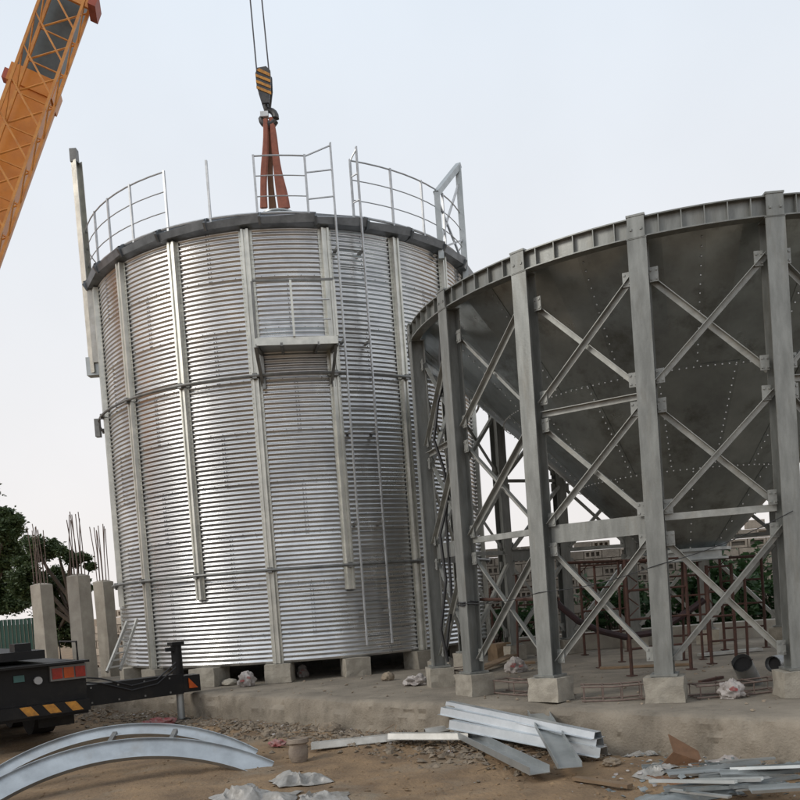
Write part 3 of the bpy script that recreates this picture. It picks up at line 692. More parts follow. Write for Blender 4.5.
# ------------------------------------------------------------------ hook block, ropes and sling
HKY = SC.y
hb_ = at_y(264.5, 88, HKY); hk = thing('hook_block', hb_ + V(0, 0, -.75), 'yellow and black striped crane hook block hanging above the silo', 'crane hook')
def outline(g, pts, d, c):
    n = len(pts); c = Vector(c)
    g.add([c + V(x, s, z) for s in (-d/2, d/2) for x, z in pts], [tuple(range(n)), tuple(range(n, 2*n))[::-1]] + [(i, n+i, n+(i+1) % n, (i+1) % n) for i in range(n)]); return g
hc = hb_
chk = [(-.15, .22), (-.10, .33), (.08, .35), (.16, .26), (.15, -.02), (.08, -.38), (-.06, -.38), (-.14, -.05)]
body = part('cheek_block', outline(outline(MB(), chk, .05, hc + V(0, -.12, 0)), chk, .05, hc + V(0, .12, 0)), MT['hook'], hk)
for i in range(4):
    z = .20 - i * .12
    g = outline(MB(), [(-.145, z + .07), (.145, z - .07), (.145, z - .012), (-.145, z + .125)] if i else [(-.12, .27), (.145, .13), (.145, .19), (-.06, .31)], .012, hc + V(0, -.155, 0)); part('stripe', g, MT['yel'], body)
g = MB(); g.tube([hc + V(0, -.09, .1), hc + V(0, .09, .1)], .13, 18); part('sheave', g, MT['hook'], hk)
g = MB(); hp_ = []
cx_, cz_ = hc.x + .03, hc.z - .60
for i in range(15):
    a = math.radians(95 - i * 21); hp_.append(V(cx_ + .15 * math.cos(a), hc.y, cz_ + .15 * math.sin(a)))
g.tube([hc + V(.0, 0, -.34), hc + V(.01, 0, -.42)] + hp_, [.055, .06] + [.05 + .03 * math.sin(PI * i / 14) for i in range(14)] + [.02], 10); part('hook', g, MT['hook'], hk)
g = MB(); g.box(hc + V(-.04, -.03, -.56), (.16, .12, .10)); part('latch', g, MT['hookpad'], hk)
for i, (x0, x1) in enumerate((((-.13), -.26), ((.12), .02))):
    g = MB(); g.tube([hc + V(x0, 0, .18), V(TIP.x + (x1 + .12) * .6, TIP.y, TIP.z - .2)], .016, 6)
    o = g.build('hoist_rope', MT['rope'], None); tag(o, ['left wire rope running up from the crane hook block', 'right wire rope running up from the crane hook block'][i], 'wire rope', 'ropes of the hook block')
slg = thing('lifting_sling', V(SC.x, SC.y, zc + .2), 'reddish brown lifting sling between crane hook and silo roof', 'sling')
def strap(p0, p1, w0, w1, t, m_, y):
    g = MB(); n = 14
    for i in range(n + 1):
        f = i / n; p = p0.lerp(p1, f); ww = (w0 + (w1 - w0) * f) * (1 + .08 * math.sin(f * 9 + p1.x * 7)); p.x += .012 * math.sin(f * 7 + p1.x * 3)
        for dx, dy in ((-.5, 0), (-.3, -.5), (.3, -.5), (.5, 0), (.3, .5), (-.3, .5)): g.v.append(p + V(dx * ww, dy * t + y, 0))
    g.f = [(i*6+k, i*6+(k+1) % 6, (i+1)*6+(k+1) % 6, (i+1)*6+k) for i in range(n) for k in range(6)] + [tuple(range(6)), tuple(range(n*6, n*6+6))]
    g.sm = True
    return part('strap', g, m_, slg)
tp = V(hc.x + .02, hc.y, cz_ - .06)
e1, e2, e3 = at_y(264, 209, HKY), at_y(284, 209, HKY), at_y(272, 209, HKY)
strap(tp + V(-.04, 0, 0), e1, .11, .16, .08, MT['sling'], -.05); strap(tp + V(.06, 0, .03), e2, .10, .24, .08, MT['sling'], -.03)
strap(tp + V(.0, 0, .02), e3, .09, .15, .07, MT['sling2'], .06)

# ------------------------------------------------------------------ left background
def column(px, ytop, wpx, Y, rebar_top, label):
    b = at_y(px, ytop, Y); w_ = wpx * Y / F_PX * .80
    c = thing('concrete_column', (b.x, b.y, SL), label, 'column', 'unfinished concrete columns', math.radians(-28))
    h = b.z - SL
    put('shaft', rough_block(w_, w_, h, int(px)).mesh('shaft', MT['col']), c)
    for i, (dx, dy) in enumerate(((-.36, -.36), (.36, -.36), (-.36, .36), (.36, .36), (0, -.38), (0, .38), (-.38, 0), (.38, 0))):
        tz = at_y(px, rebar_top, Y).z - SL + random.uniform(-.15, .08); lean = random.uniform(-.05, .05)
        g = MB(); g.tube([V(dx*w_*.8, dy*w_*.8, h - .05), V(dx*w_*.8 + lean*.4, dy*w_*.8, (h+tz)/2), V(dx*w_*.8 + lean, dy*w_*.8 + lean, tz)], .010, 5)
        put('rebar', g.mesh('rebar', MT['rebar']), c)
column(41, 583, 19, 19.2, 524, 'concrete column with rebar farthest left, before the dark tree')
column(78, 574, 20, 17.6, 514, 'tallest concrete column with rebar, between two others')
column(103, 580, 17, 18.6, 525, 'concrete column with rebar nearest the silo')

def leaf_cloud(g, centres, n, size, rnd):
    for _ in range(n):
        c, r = rnd.choice(centres)
        d = V(rnd.gauss(0, 1), rnd.gauss(0, 1), rnd.gauss(0, 1)) * .55
        p = c + V(d.x * r.x, d.y * r.y, d.z * r.z)
        a = V(rnd.gauss(0, 1), rnd.gauss(0, 1), rnd.gauss(0, .6)).normalized(); b = a.cross(V(rnd.gauss(0, 1), rnd.gauss(0, 1), rnd.gauss(0, 1))).normalized()
        s = size * rnd.uniform(.6, 1.4)
        g.add([p - a * s, p + b * s * .45, p + a * s, p - b * s * .45], [(0, 1, 2, 3)])
def tree(name, Y, px, clumps, trunk_px, nleaf, size, label, branches=()):
    rnd = random.Random(int(px * 3)); base = at_y(px, 640, Y); base.z = -.05
    t = thing(name, base, label, 'tree')
    g = MB(); top = at_y(*trunk_px, Y)
    g.tube([base, base.lerp(top, .4) + V(.2, 0, 0), base.lerp(top, .75) + V(-.1, 0, 0), top], [.0095 * Y, .0075 * Y, .005 * Y, .002 * Y], 9)
    cs_ = []
    for (cx, cy, rw, rh, dy) in clumps:
        c = at_y(cx, cy, Y + dy); k = (Y + dy) / F_PX
        g.tube([base.lerp(top, rnd.uniform(.45, .8)), base.lerp(c, .7) + V(0, 0, .5), c], [.0028 * Y, .002 * Y, .001 * Y], 6)
        for _ in range(9):
            d = V(rnd.uniform(-1, 1), rnd.uniform(-1, 1), rnd.uniform(-1, 1))
            cs_.append((c + V(d.x * rw * k * .75, d.y * rw * k * .75, d.z * rh * k * .75), V(1, 1, .8) * (min(rw, rh) * k * rnd.uniform(.30, .62))))
    part('trunk', g, MT['bark'], t)
    g = MB(); leaf_cloud(g, cs_, nleaf, size, rnd); part('crown', g, MT['leafd'], t)
tree('broadleaf_tree', 34, -18, [(-10, 535, 26, 36, 0), (-2, 585, 28, 30, 1), (6, 560, 16, 24, 0), (-45, 520, 30, 40, 0), (8, 522, 12, 20, -1), (-40, 580, 30, 28, 0), (4, 600, 26, 14, 1)], (-22, 520), 70000, .085, 'tall dense dark tree at the left edge of the photo')
tree('broadleaf_tree', 24.5, 79, [(36, 548, 20, 12, 0), (58, 553, 18, 10, 0), (78, 563, 15, 8, 0), (90, 567, 6, 4, 0), (52, 578, 22, 10, 1), (28, 570, 14, 16, 0), (64, 592, 18, 14, 1), (46, 600, 16, 14, 1), (60, 614, 20, 14, 1), (82, 605, 12, 12, 1), (84, 585, 8, 7, 0), (22, 588, 14, 14, 0), (52, 632, 16, 14, 1), (74, 632, 14, 14, 1)], (70, 565), 45000, .055, 'lower spreading tree behind the concrete columns')

# green sheet fence with low stone base behind the columns
fY = 26
f0, f1 = at_y(-60, 616, fY), at_y(36, 607, fY)
fen = thing('sheet_fence', (f1.x, fY, 0), 'dark green sheet fence on a low stone base, far left', 'fence')
nsh = 8
for i in range(nsh):
    xa, xb = f0.x + (f1.x - f0.x) * i / nsh, f0.x + (f1.x - f0.x) * (i + 1) / nsh
    g = MB()
    for j in range(6):
        xx = xa + (xb - xa) * (j + .5) / 6; g.box((xx, fY + (.02 if j % 2 else 0), 1.08 + .30), ((xb - xa) / 6 - .004, .015, .95 + .02 * (i % 2)))
    part('fence_sheet', g, MT['fence'], fen)
for i in range(int((f1.x - f0.x) / .33)):
    for j in range(3):
        s_ = rough_block(.30, .25, .26, i * 7 + j).mesh('stone', MT['stone']); put('stone', s_, fen, (f0.x + i * .33 + (.15 if j % 2 else 0) - f1.x, -.02, .02 + j * .27))

# hollow block walls
def cell_block(w, h, d, holes, frame=.045):
    g = MB()
    g.box((0, d * .28, 0), (w, d * .44, h))                     # back web
    y = -d * .2; dd = d * .52
    g.box((0, y, h/2 - frame/2), (w, dd, frame)); g.box((0, y, -h/2 + frame/2), (w, dd, frame))
    hw = h - 2 * frame - .001
    for i in range(holes + 1):
        x = -w/2 + frame/2 + (w - frame) * i / holes; g.box((x, y, 0), (frame * (.9 if 0 < i < holes else 1), dd, hw))
    return g.mesh('block', MT['block'])
blk_a, blk_b = cell_block(.385, .185, .19, 1), cell_block(.385, .185, .19, 3)
blk_s = MB().box((0, 0, 0), (.385, .19, .185)).mesh('block', MT['block'])
def block_wall(p0, p1, z0, topf, label, kinds, seed, name='block_wall'):
    rnd = random.Random(seed); d = p1 - p0; Ln = d.length; u = d / Ln; an = math.atan2(u.y, u.x)
    wl = thing(name, (p0.x, p0.y, z0), label, 'wall')
    n = int(Ln / .4); 
    mxr = 0
    for i in range(n):
        rows_ = int((topf((i + .5) / n) - z0) / .2); mxr = max(mxr, rows_)
        for j in range(rows_):
            x = (i + .5 + (.5 if j % 2 else 0)) * .4
            if j >= rows_ - 1 and rnd.random() < .25: continue
            o = put('block', rnd.choice(kinds or ([blk_b, blk_b, blk_s] if i < n * .5 else [blk_a, blk_a, blk_a, blk_s])), wl, u * x + V(0, 0, .1 + j * .2) + V(-u.y, u.x, 0) * rnd.uniform(-.008, .008), an)
    core = MB(); q = V(-u.y, u.x, 0) * .03
    pts = []
    m = 10
    for i in range(m):
        za = int((min(topf((i + .5) / m), topf(i / m), topf((i+1) / m)) - z0) / .2) * .2 - .22
        if za > .1:
            core.bar(p0 + u * (Ln * i / m + (.2 if i == 0 else -.01)) + V(0, 0, za / 2), p0 + u * (Ln * (i + 1) / m) + V(0, 0, za / 2), .10, za)
    for v in core.v: v.z += z0
    part('mortar_core', core, MT['mortar'], wl)
    return wl
bw0, bw1 = at_y(468, 560, 19.6), at_y(812, 540, 19.0)
block_wall(V(bw0.x, 19.6, 0), V(bw1.x, 19.0, 0), Z_SLAB, lambda f: 2.66 + (.2 if f > .8 else 0), 'long hollow block wall seen under the hopper', None, 4)
lw0, lw1 = at_y(84, 600, 23.5), at_y(140, 600, 22.5)
block_wall(V(lw0.x - .3, 23.5, 0), V(lw1.x, 22.5, 0), .1, lambda f: 1.7 + .4 * f, 'rough block wall between the concrete columns and the silo', [blk_b, blk_s, blk_s], 9)

# step ladder by the silo's foot
lad0 = at_y(128, 668, 14.9)
sl_ = thing('step_ladder', (lad0.x, 14.9, SL), 'pale metal step ladder leaning at the left foot of the silo', 'ladder')
b0, b1, t0_, t1_ = at_y(107, 672, 14.3), at_y(120, 670, 14.5), at_y(127, 622, 15.0), at_y(137, 619, 15.1)
for b, t_ in ((b0, t0_), (b1, t1_)):
    b.z = max(b.z, SL); g = MB(); g.bar(b, t_, .03, .06); part('stile', g, MT['galvw'], sl_)
for i in range(7):
    f = (i + .6) / 7.4; g = MB(); g.bar(b0.lerp(t0_, f), b1.lerp(t1_, f), .05, .025); part('rung', g, MT['galvw'], sl_)

# ------------------------------------------------------------------ under and behind the hopper
def shrub(px, Y, w_, h_, n, label, grp='shrubs along the block wall'):
    rnd = random.Random(int(px)); b = at_y(px, 600, Y); b.z = SL
    t = thing('shrub', b, label, 'shrub', grp)
    g = MB(); cs_ = []
    for i in range(9):
        c = b + V(rnd.uniform(-.8, .8) * w_, rnd.uniform(-.3, .3), rnd.uniform(.2, .95) * h_); cs_.append((c, V(w_ * .35, .3, h_ * .22)))
        g.tube([b + V(rnd.uniform(-.1, .1), 0, 0), b.lerp(c, .5) + V(0, 0, .1), c], [.02, .014, .006], 5)
    part('stem', g, MT['bark'], t)
    g = MB(); leaf_cloud(g, cs_, n, .085, rnd); part('foliage', g, MT['leafg'], t)
for px, Y, w_, h_, n, lb in ((492, 17.6, .55, .75, 420, 'small bright green shrub behind the second hopper leg'), (522, 18.0, .45, .95, 420, 'shrub left of the third hopper leg by the wall'), (612, 17.6, .75, 1.25, 900, 'bushy shrub seen through the middle hopper bay'),
                            (648, 18.2, .6, 1.0, 600, 'dark shrub right behind the tall front hopper leg'), (692, 17.9, .8, 1.6, 1500, 'large dark shrub below the hopper outlet'), (735, 17.5, .8, 1.7, 1600, 'dark shrub right of the hopper outlet'), (772, 18.0, .7, 1.5, 1300, 'dark shrub behind the rightmost front hopper leg')):
    shrub(px, Y, w_, h_, n, lb)
# low concrete kerb wall behind
k0, k1 = at_z(560, 668, SL), at_z(800, 645, SL)
g = MB(); g.box((5.6, 16.4, SL + .16), (7.2, .35, .32)); o = g.build('low_wall', MT['col']); tag(o, 'low pale concrete wall on the slab behind the hopper', 'wall')
# rusty scaffold frames
def scaffold(px, ybase, wpx, zt_, label, rot=0, lean=0):
    b = at_z(px, ybase, SL); k = b.y / F_PX; w_ = wpx * k
    t = thing('scaffold', b, label, 'scaffold', 'rusty scaffold frames', rot)
    h = zt_ - SL
    for sx in (0, 1):
        g = MB(); g.tube([V(sx * w_, 0, 0), V(sx * w_ + lean, 0, h)], .024, 7); put('upright', g.mesh('upright', MT['rust']), t)
        g = MB(); g.box((sx * w_, 0, .006), (.11, .11, .012)); put('foot_plate', g.mesh('foot_plate', MT['rust']), t)
    for z in (.25, .5, .75, 1.0):
        g = MB(); zz = h * z - .03; g.tube([V(lean * z, 0, zz), V(w_ + lean * z, 0, zz)], .018, 6); put('crossbar', g.mesh('crossbar', MT['rust']), t)
    for i in range(5):
        g = MB(); xa = w_ * .18
        g.tube([V(xa if i % 2 else 0, 0, h * (.5 + i * .1)), V(0 if i % 2 else xa, 0, h * (.6 + i * .1) - .03)], .009, 5); put('lacing', g.mesh('lacing', MT['rust']), t)
scaffold(632, 676, 70, 2.0, 'rusty scaffold frame in the middle under the hopper', .3)
scaffold(712, 664, 26, 1.85, 'rusty scaffold frame under the hopper outlet, nearest', .1)
scaffold(655, 655, 52, 1.75, 'rusty scaffold frame deeper under the hopper, right of centre', -.2)
scaffold(585, 655, 46, 2.05, 'rusty scaffold frame behind the third hopper leg', .15)
scaffold(725, 650, 40, 2.0, 'rusty scaffold frame behind the outlet at the right', -.1)
scaffold(495, 660, 50, 1.75, 'rusty scaffold frame between the second and third hopper legs', .35)
# horizontal rusty pole between legs
for (xa, ya, xb, yb, Y, rr, lb) in ((640, 562, 760, 556, 13.2, .022, 'rusty pole lying across scaffold frames under the hopper outlet'), (565, 563, 650, 560, 13.6, .024, 'rusty pole behind the deep channel tie under hopper')):
    g = MB(); g.tube([at_y(xa, ya, Y), at_y(xb, yb, Y + .2)], rr, 7); o = g.build('scaffold_pole', MT['rust']); tag(o, lb, 'pole', 'rusty poles')
for i, (px, yb_, yt_, lb) in enumerate(((600, 668, 566, 'slim rusty prop just right of the third hopper leg'), (622, 662, 560, 'slim rusty prop in the middle hopper bay'), (684, 660, 558, 'slim rusty prop just right of the tall front leg'), (703, 659.4, 562, 'slim rusty prop directly under the hopper outlet'), (748, 660, 570, 'slim rusty prop between outlet and rightmost front leg'), (518, 664, 575, 'slim rusty prop left of the third hopper leg'), (549, 670.7, 575, 'slim rusty prop hidden behind the third hopper leg'))):
    b_ = at_z(px, yb_, SL); t_ = at_y(px - 6 + i % 3 * 2, yt_, b_.y)
    g = MB(); g.tube([b_, t_], .02, 7); g.box(b_ + V(0, 0, .006), (.1, .1, .012)); g.box(t_, (.1, .1, .012)); o = g.build('steel_prop', MT['rust']); tag(o, lb, 'prop', 'rusty props under the hopper')
pz = [at_y(x, 600, hp(R - .16, HP + DL * k, 0).y).z for x, k in ((468, 1), (546, 2))]
g = MB(); g.tube([hp(R - .16, HP + DL * .93, pz[0]), hp(R - .16, HP + DL * 2.07, pz[1])], .02, 7); o = g.build('scaffold_pole', MT['rust']); tag(o, 'long rusty pole tied level between the second and third hopper legs', 'pole', 'rusty poles')
# sagging hose
g = MB(); pts = [(548, 590), (560, 606), (578, 621), (600, 631), (625, 637), (650, 633), (672, 622), (690, 610), (704, 600)]
g.tube([at_y(x, y, 12.9) for x, y in pts], .05, 9); o = g.build('sagging_hose', MT['hose']); tag(o, 'thick dark maroon hose sagging under the hopper', 'hose')
# thin cable strung across the front legs
g = MB(); P3 = [hp(R + .10, HP + DL * 1, at_y(468, 603, hp(R + .1, HP + DL, 0).y).z), hp(R + .10, HP + DL * 2, at_y(545, 592, hp(R + .1, HP + DL * 2, 0).y).z), hp(R + .10, HP + DL * 3, at_y(660, 565, hp(R + .1, HP + DL * 3, 0).y).z), hp(R + .10, HP + DL * 4, at_y(792, 511, hp(R + .1, HP + DL * 4, 0).y).z)]
pp = []
for i in range(3):
    for j in range(8): f = j / 8; q = P3[i].lerp(P3[i+1], f); q.z -= .05 * math.sin(PI * f); pp.append(q)
pp.append(P3[3])
g.tube(pp, .0045, 5)
a1_ = HP + DL
for tn in range(2):
    c = hp(R - .01, a1_, P3[0].z + .03 * tn - .02); g.tube([c + V(.125 * math.cos(t), .125 * math.sin(t), .01 * math.sin(t * 3)) for t in [i * PI / 4 for i in range(9)]], .012, 5)
o = g.build('strung_cable', MT['cable']); tag(o, 'thin dark cable strung across the front hopper legs', 'cable')
# loose cables hanging by the leftmost leg
for i, (pts, lb) in enumerate((([(443, 318), (447, 372), (438, 402), (434, 440), (444, 470), (448, 500), (440, 535), (446, 580), (441, 630), (448, 662)], 'wavy black cable hanging between the two leftmost hopper legs'), ([(441, 320), (440, 360), (446, 400), (449, 450), (446, 520), (449, 560), (452, 600), (446, 650)], 'second black cable hanging beside the leftmost hopper leg'))):
    g = MB(); g.tube([at_y(x, y, 11.2 + .1 * i) for x, y in pts], .022, 6); o = g.build('hanging_cable', MT['cable']); tag(o, lb, 'cable', 'loose hanging cables')

# low rebar frames between the plinths
def rebar_frame(pxs, z1, label, n=4):
    t0, t1 = [at_z(x, y, SL) for x, y in pxs]
    t = thing('rebar_frame', t0, label, 'rebar frame', 'low rebar frames between plinths')
    u = t1 - t0; d = V(-u.y, u.x, 0).normalized() * .25
    for q in (0, 1):
        for z in (.02, z1):
            g = MB(); g.tube([t0 + d * q + V(0, 0, z), t0.lerp(t1, .5) + d * q + V(0, 0, z - .012), t1 + d * q + V(0, 0, z)], .010, 5); part('long_bar', g, MT['rebar'], t)
    for i in range(n):
        f = (i + .15) / (n - .7); p = t0.lerp(t1, f)
        g = MB(); g.tube([p + V(0, 0, .012), p + V(0, 0, z1), p + d + V(0, 0, z1), p + d + V(0, 0, .012), p + V(0, 0, .012)], .008, 5); part('stirrup', g, MT['rebar'], t)
rebar_frame([(582, 703), (645, 700)], .17, 'low rebar cage between the third and fourth front plinths')
rebar_frame([(697, 700), (785, 692)], .14, 'low rebar cage right of the plinth near the bent sheet')
rebar_frame([(492, 694), (538, 697)], .17, 'low rebar cage left of the third front plinth', 3)
rebar_frame([(448, 682), (464, 686)], .2, 'short rebar cage between the two leftmost plinths', 3)
# sheet metal ducts lying on the slab
def duct(mouth, tail, Y, r0, r1, label, Yt=None):
    a, b = at_y(*mouth, Y), at_y(*tail, Yt or Y + .15)
    t = thing('metal_duct', V((a.x+b.x)/2, (a.y+b.y)/2, SL), label, 'duct', 'short ducts on the slab')
    ax = (b - a).normalized()
    g = MB(); g.tube([a, a.lerp(b, .5), b], [r0, (r0+r1)/2, r1], 22, cap=False); g.tube([a + ax*.002, b], [r0 - .008, r1 - .008], 22, cap=False); part('shell', g, MT['duct'], t)
    g = MB(); g.tube([a + ax * .05, a + ax * .06], [r0 - .012, r0 - .012], 22); part('dark_inside', g, MT['inner'], t)  # black disc just inside the mouth stands in for its shade
    g = MB(); g.tube([a - ax*.004, a + ax*.02], [r0 + .006, r0 + .006], 22, cap=False); part('rim', g, MT['duct'], t)
duct((742, 663), (752, 684), 9.35, .105, .12, 'short grey duct standing tilted with black open mouth', 9.75)
duct((773, 664), (797, 659), 9.9, .09, .12, 'grey duct lying on its side at right edge with black mouth', 10.3)

# bags, planks and scraps
def lump(px, py, z, sx, sy, sz, seed, mat, name, label, cat, group=None, amp=.35, Y=None, mat2=None):
    p = at_y(px, py, Y) if Y else at_z(px, py, z)
    if z is not None: p.z = z
    rnd = random.Random(seed); g = MB(); n, m = 40, 24
    for j in range(m + 1):
        th = PI * j / m
        for i in range(n):
            ph = 2 * PI * i / n; d = V(math.sin(th) * math.cos(ph), math.sin(th) * math.sin(ph), math.cos(th))
            k = 1 + amp * noise.noise(d * 2.2 + V(seed, 0, 0)) + amp * .30 * (abs(noise.noise(d * 4.5 + V(0, seed, 0))) * 2 - .5) + amp * .12 * noise.noise(d * 13 + V(0, seed, 0))
            q = V(d.x * sx, d.y * sy, d.z * sz) * k; q.z = max(q.z, -sz * .55) + sz * .55
            g.v.append(p + q)
    g.f = [(j*n+i, (j+1)*n+i, (j+1)*n+(i+1) % n, j*n+(i+1) % n) for j in range(m) for i in range(n)]
    g.sm = True
    me_mb = g
    if mat2:
        o = thing(name, p, label, cat, group); part('sack', me_mb, mat, o)
        g2 = MB(); rr = random.Random(seed + 1)
        for _ in range(3):
            d = V(rr.uniform(-.6, .6), -1, rr.uniform(.1, .8)).normalized(); c = p + V(d.x * sx * 1.05, d.y * sy * 1.1, sz * .55 + d.z * sz * .8)
            g2.box(c, (sx * .4, .02, sz * .22), Matrix.Rotation(rr.uniform(-.5, .5), 3, 'Y'))
        part('print_patch', g2, mat2, o)
        return o
    o = g.build(name, mat); o_ = tag(o, label, cat, group)
    return o_
lump(247, 686, SL, .14, .12, .15, 3, MT['bag'], 'bag', 'white bag on the slab between two silo blocks', 'bag', 'dumped bags', mat2=MT['bagred'])
lump(303, 677, SL, .09, .08, .13, 5, MT['bag'], 'bag', 'small red and white bag at the silo foot', 'bag', 'dumped bags', .3, mat2=MT['bagred'])
lump(418, 685, SL, .18, .14, .09, 8, MT['bag'], 'bag', 'crumpled white bag beside the leftmost hopper plinth', 'bag', 'dumped bags', .5)
lump(516, 672, SL, .16, .13, .14, 12, MT['bag'], 'bag', 'white and red bag behind the second hopper leg', 'bag', 'dumped bags', mat2=MT['bagred'])
lump(732, 698, SL, .13, .11, .12, 15, MT['bag'], 'bag', 'pale pink patched bag beside the tilted duct', 'bag', 'dumped bags', .4, mat2=MT['bagred'])
lump(160, 727, .02, .24, .12, .09, 21, MT['bagred'], 'bag', 'red crumpled bag behind the curved steel segments', 'bag', 'dumped bags', .5)
lump(278, 746, .03, .10, .06, .05, 27, MT['bagred'], 'bag', 'small red wrapper in the rubble left of the old pot', 'wrapper', None, .5)
def plank(pa_, pb_, w_, t_, label, mat, name='plank', cat='plank', grp=None):
    g = MB(); g.bar(pa_, pb_, w_, t_); o = g.build(name, mat); tag(o, label, cat, grp); return o
plank(at_z(474, 672, SL + .05), at_z(512, 655, SL + .12), .18, .03, 'grey board leaning behind the second hopper leg', MT['wood'], grp='boards under the hopper')
plank(at_z(505, 664, SL + .02), at_z(535, 662, SL + .02), .2, .035, 'dark board lying left of the third hopper leg', MT['wood'], grp='boards under the hopper')
plank(at_z(700, 655, SL + .03), at_z(760, 649, SL + .03), .15, .04, 'pale board lying on the slab under the hopper outlet', MT['galvw'], grp='boards under the hopper')
plank(at_z(600, 668, SL + .02), at_z(690, 664, SL + .02), .12, .03, 'long dark board on the slab under the hopper middle', MT['wood'], grp='boards under the hopper')
plank(at_z(700, 682, SL + .02), at_z(722, 677, SL + .02), .05, .03, 'small rusty bar on the slab by the scaffold foot', MT['rust'], 'metal_bar', 'bar')
g = rough_block(.5, .35, .32, 77); m_ = g.mesh('wooden_box', MT['wood']); o = put('wooden_box', m_, None, at_z(505, 660, SL), .4); tag(o, 'brown wooden box behind the second hopper leg', 'box')

# ------------------------------------------------------------------ foreground steel
# curved ring segments resting on their ends like low arches
def arc_seg(pl, pm, pr, width, label, lipm=MT['galv'], tiltv=V(0, .62, .78), name='curved_segment'):
    t = thing(name, V((pl.x+pr.x)/2, (pl.y+pr.y)/2, min(pl.z, pr.z)), label, 'steel segment', 'curved ring segments')
    # circle through three points
    u = (pr - pl); Lc = u.length; ux = u / Lc; mid = (pl + pr) / 2; vv = pm - mid; vv = vv - ux * vv.dot(ux); h = vv.length; uy = vv / h
    rad = (Lc * Lc / 4 + h * h) / (2 * h); cen = mid + uy * (h - rad); amax = math.asin(min(1, Lc / 2 / rad)); nz_ = ux.cross(uy).normalized()
    n = 40; w_, lip, tk = width, .055, .006
    prof = [(0, tk), (0, -lip * .6), (-tk, -lip * .6), (-tk, 0), (-w_ + tk, 0), (-w_ + tk, -lip), (-w_, -lip), (-w_, tk)]
    if nz_.y < 0: nz_ = -nz_
    g = MB(); m = len(prof)
    for i in range(n + 1):
        a = -amax + 2 * amax * i / n; d = ux * math.sin(a) + uy * math.cos(a)
        for r_, q in prof: g.v.append(cen + d * (rad + r_) + nz_ * q)
    g.f = [(i*m+k, i*m+(k+1) % m, (i+1)*m+(k+1) % m, (i+1)*m+k) for i in range(n) for k in range(m)] + [tuple(range(m)), tuple(range(n*m, n*m+m))[::-1]]
    part('web', g, MT['arc'], t)
    return cen, ux, uy, rad, amax, nz_, t
Y1 = 8.6
aL_, aM_, aR_ = at_z(-45, 806, .02), at_y(138, 739, 9.15), at_z(274, 763, .02)
seg1 = arc_seg(aL_, aM_, aR_, .25, 'front curved galvanised ring segment lying bowed up in left foreground')
bL_, bM_, bR_ = at_z(-22, 781, .10), at_y(146, 723.5, 9.75), at_z(258, 751, .10)
seg2 = arc_seg(bL_, bM_, bR_, .16, 'rear curved galvanised ring segment behind its twin in left foreground')
for px_ in (112, 173):
    pq = at_y(px_, 734 if px_ == 173 else 737, 9.5); part('spacer', MB().bar(pq - V(0, .08, .05), pq + V(0, .12, .02), .05, .05), MT['ring'], seg2[-1])
# galvanised tubes and channels
grp = 'galvanised beams piled by the slab'
def beam(kind, a, b, w_, h_, label, mat, up=(0, 0, 1), name='steel_beam'):
    g = MB()
    if kind == 'c': g.chan(a, b, w_, h_, .006, up)
    elif kind == 'h': g.hsec(a, b, w_, h_, .008, .006, up)
    elif kind == 'hat':
        w2 = w_ / 2; t = .005
        pr = [(-w2 - .04, 0), (-w2, 0), (-w2 + .015, h_), (w2 - .015, h_), (w2, 0), (w2 + .04, 0)]
        g.extr(pr + [(x, y - t) if abs(x) > w2 - .001 else (x * .95, y - t) for x, y in pr[::-1]], a, b, up)
    o = g.build(name, mat); tag(o, label, 'beam', grp)
    return o
beam('hat', at_z(312, 748, .03), at_z(396, 739, .07), .13, .065, 'dull white channel lying leftmost of the beam pile', MT['galvw'])
beam('hat', at_z(390, 738, .11), at_z(470, 738, .13), .11, .06, 'bright white channel next to the leftmost one', MT['galvw'])
beam('hat', at_z(425, 733, .12), at_z(478, 724, .16), .09, .05, 'thin white channel behind the bright white one', MT['galvw'])
beam('hat', at_z(449, 706, .40), at_z(598, 738, .26), .11, .06, 'topmost thin galvanised channel of the pile against the slab', MT['galv'])
beam('hat', at_z(444, 713, .34), at_z(600, 746, .18), .12, .075, 'second galvanised channel in the pile, with holes along its edge', MT['galv'])
beam('hat', at_z(453, 727, .22), at_z(604, 756, .10), .13, .085, 'galvanised channel low in the pile with open right end', MT['galv'])
beam('c', at_z(463, 736, .13), at_z(540, 774, .07), .20, .07, 'wide dull channel in front of the pile, open side up', MT['galvd'])
beam('c', at_z(538, 714, .36), at_z(570, 768, .12), .22, .05, 'short wide dull channel lying crosswise over the pile', MT['galvd'], (0, -.2, .98))
# old pot
pp_ = at_z(299, 760, gz(-1, 8.9)); g = MB()
pt = thing('old_pot', V(pp_.x, pp_.y, gz(pp_.x, pp_.y)), 'old clay coloured pot standing in the rubble, rim broken', 'pot')
g.lathe([(0, 0), (.085, 0), (.105, .05), (.11, .12), (.095, .19), (.10, .20), (.125, .215), (.12, .26), (.10, .265), (.09, .2), (.0, .19)], 20, wloc(pt)); 
for v in g.v: v.x += .008 * nz(v.x, v.y, v.z, 20); v.z += .01 * nz(v.x, v.y, v.z, 14)
part('pot_body', g, MT['potm'], pt)

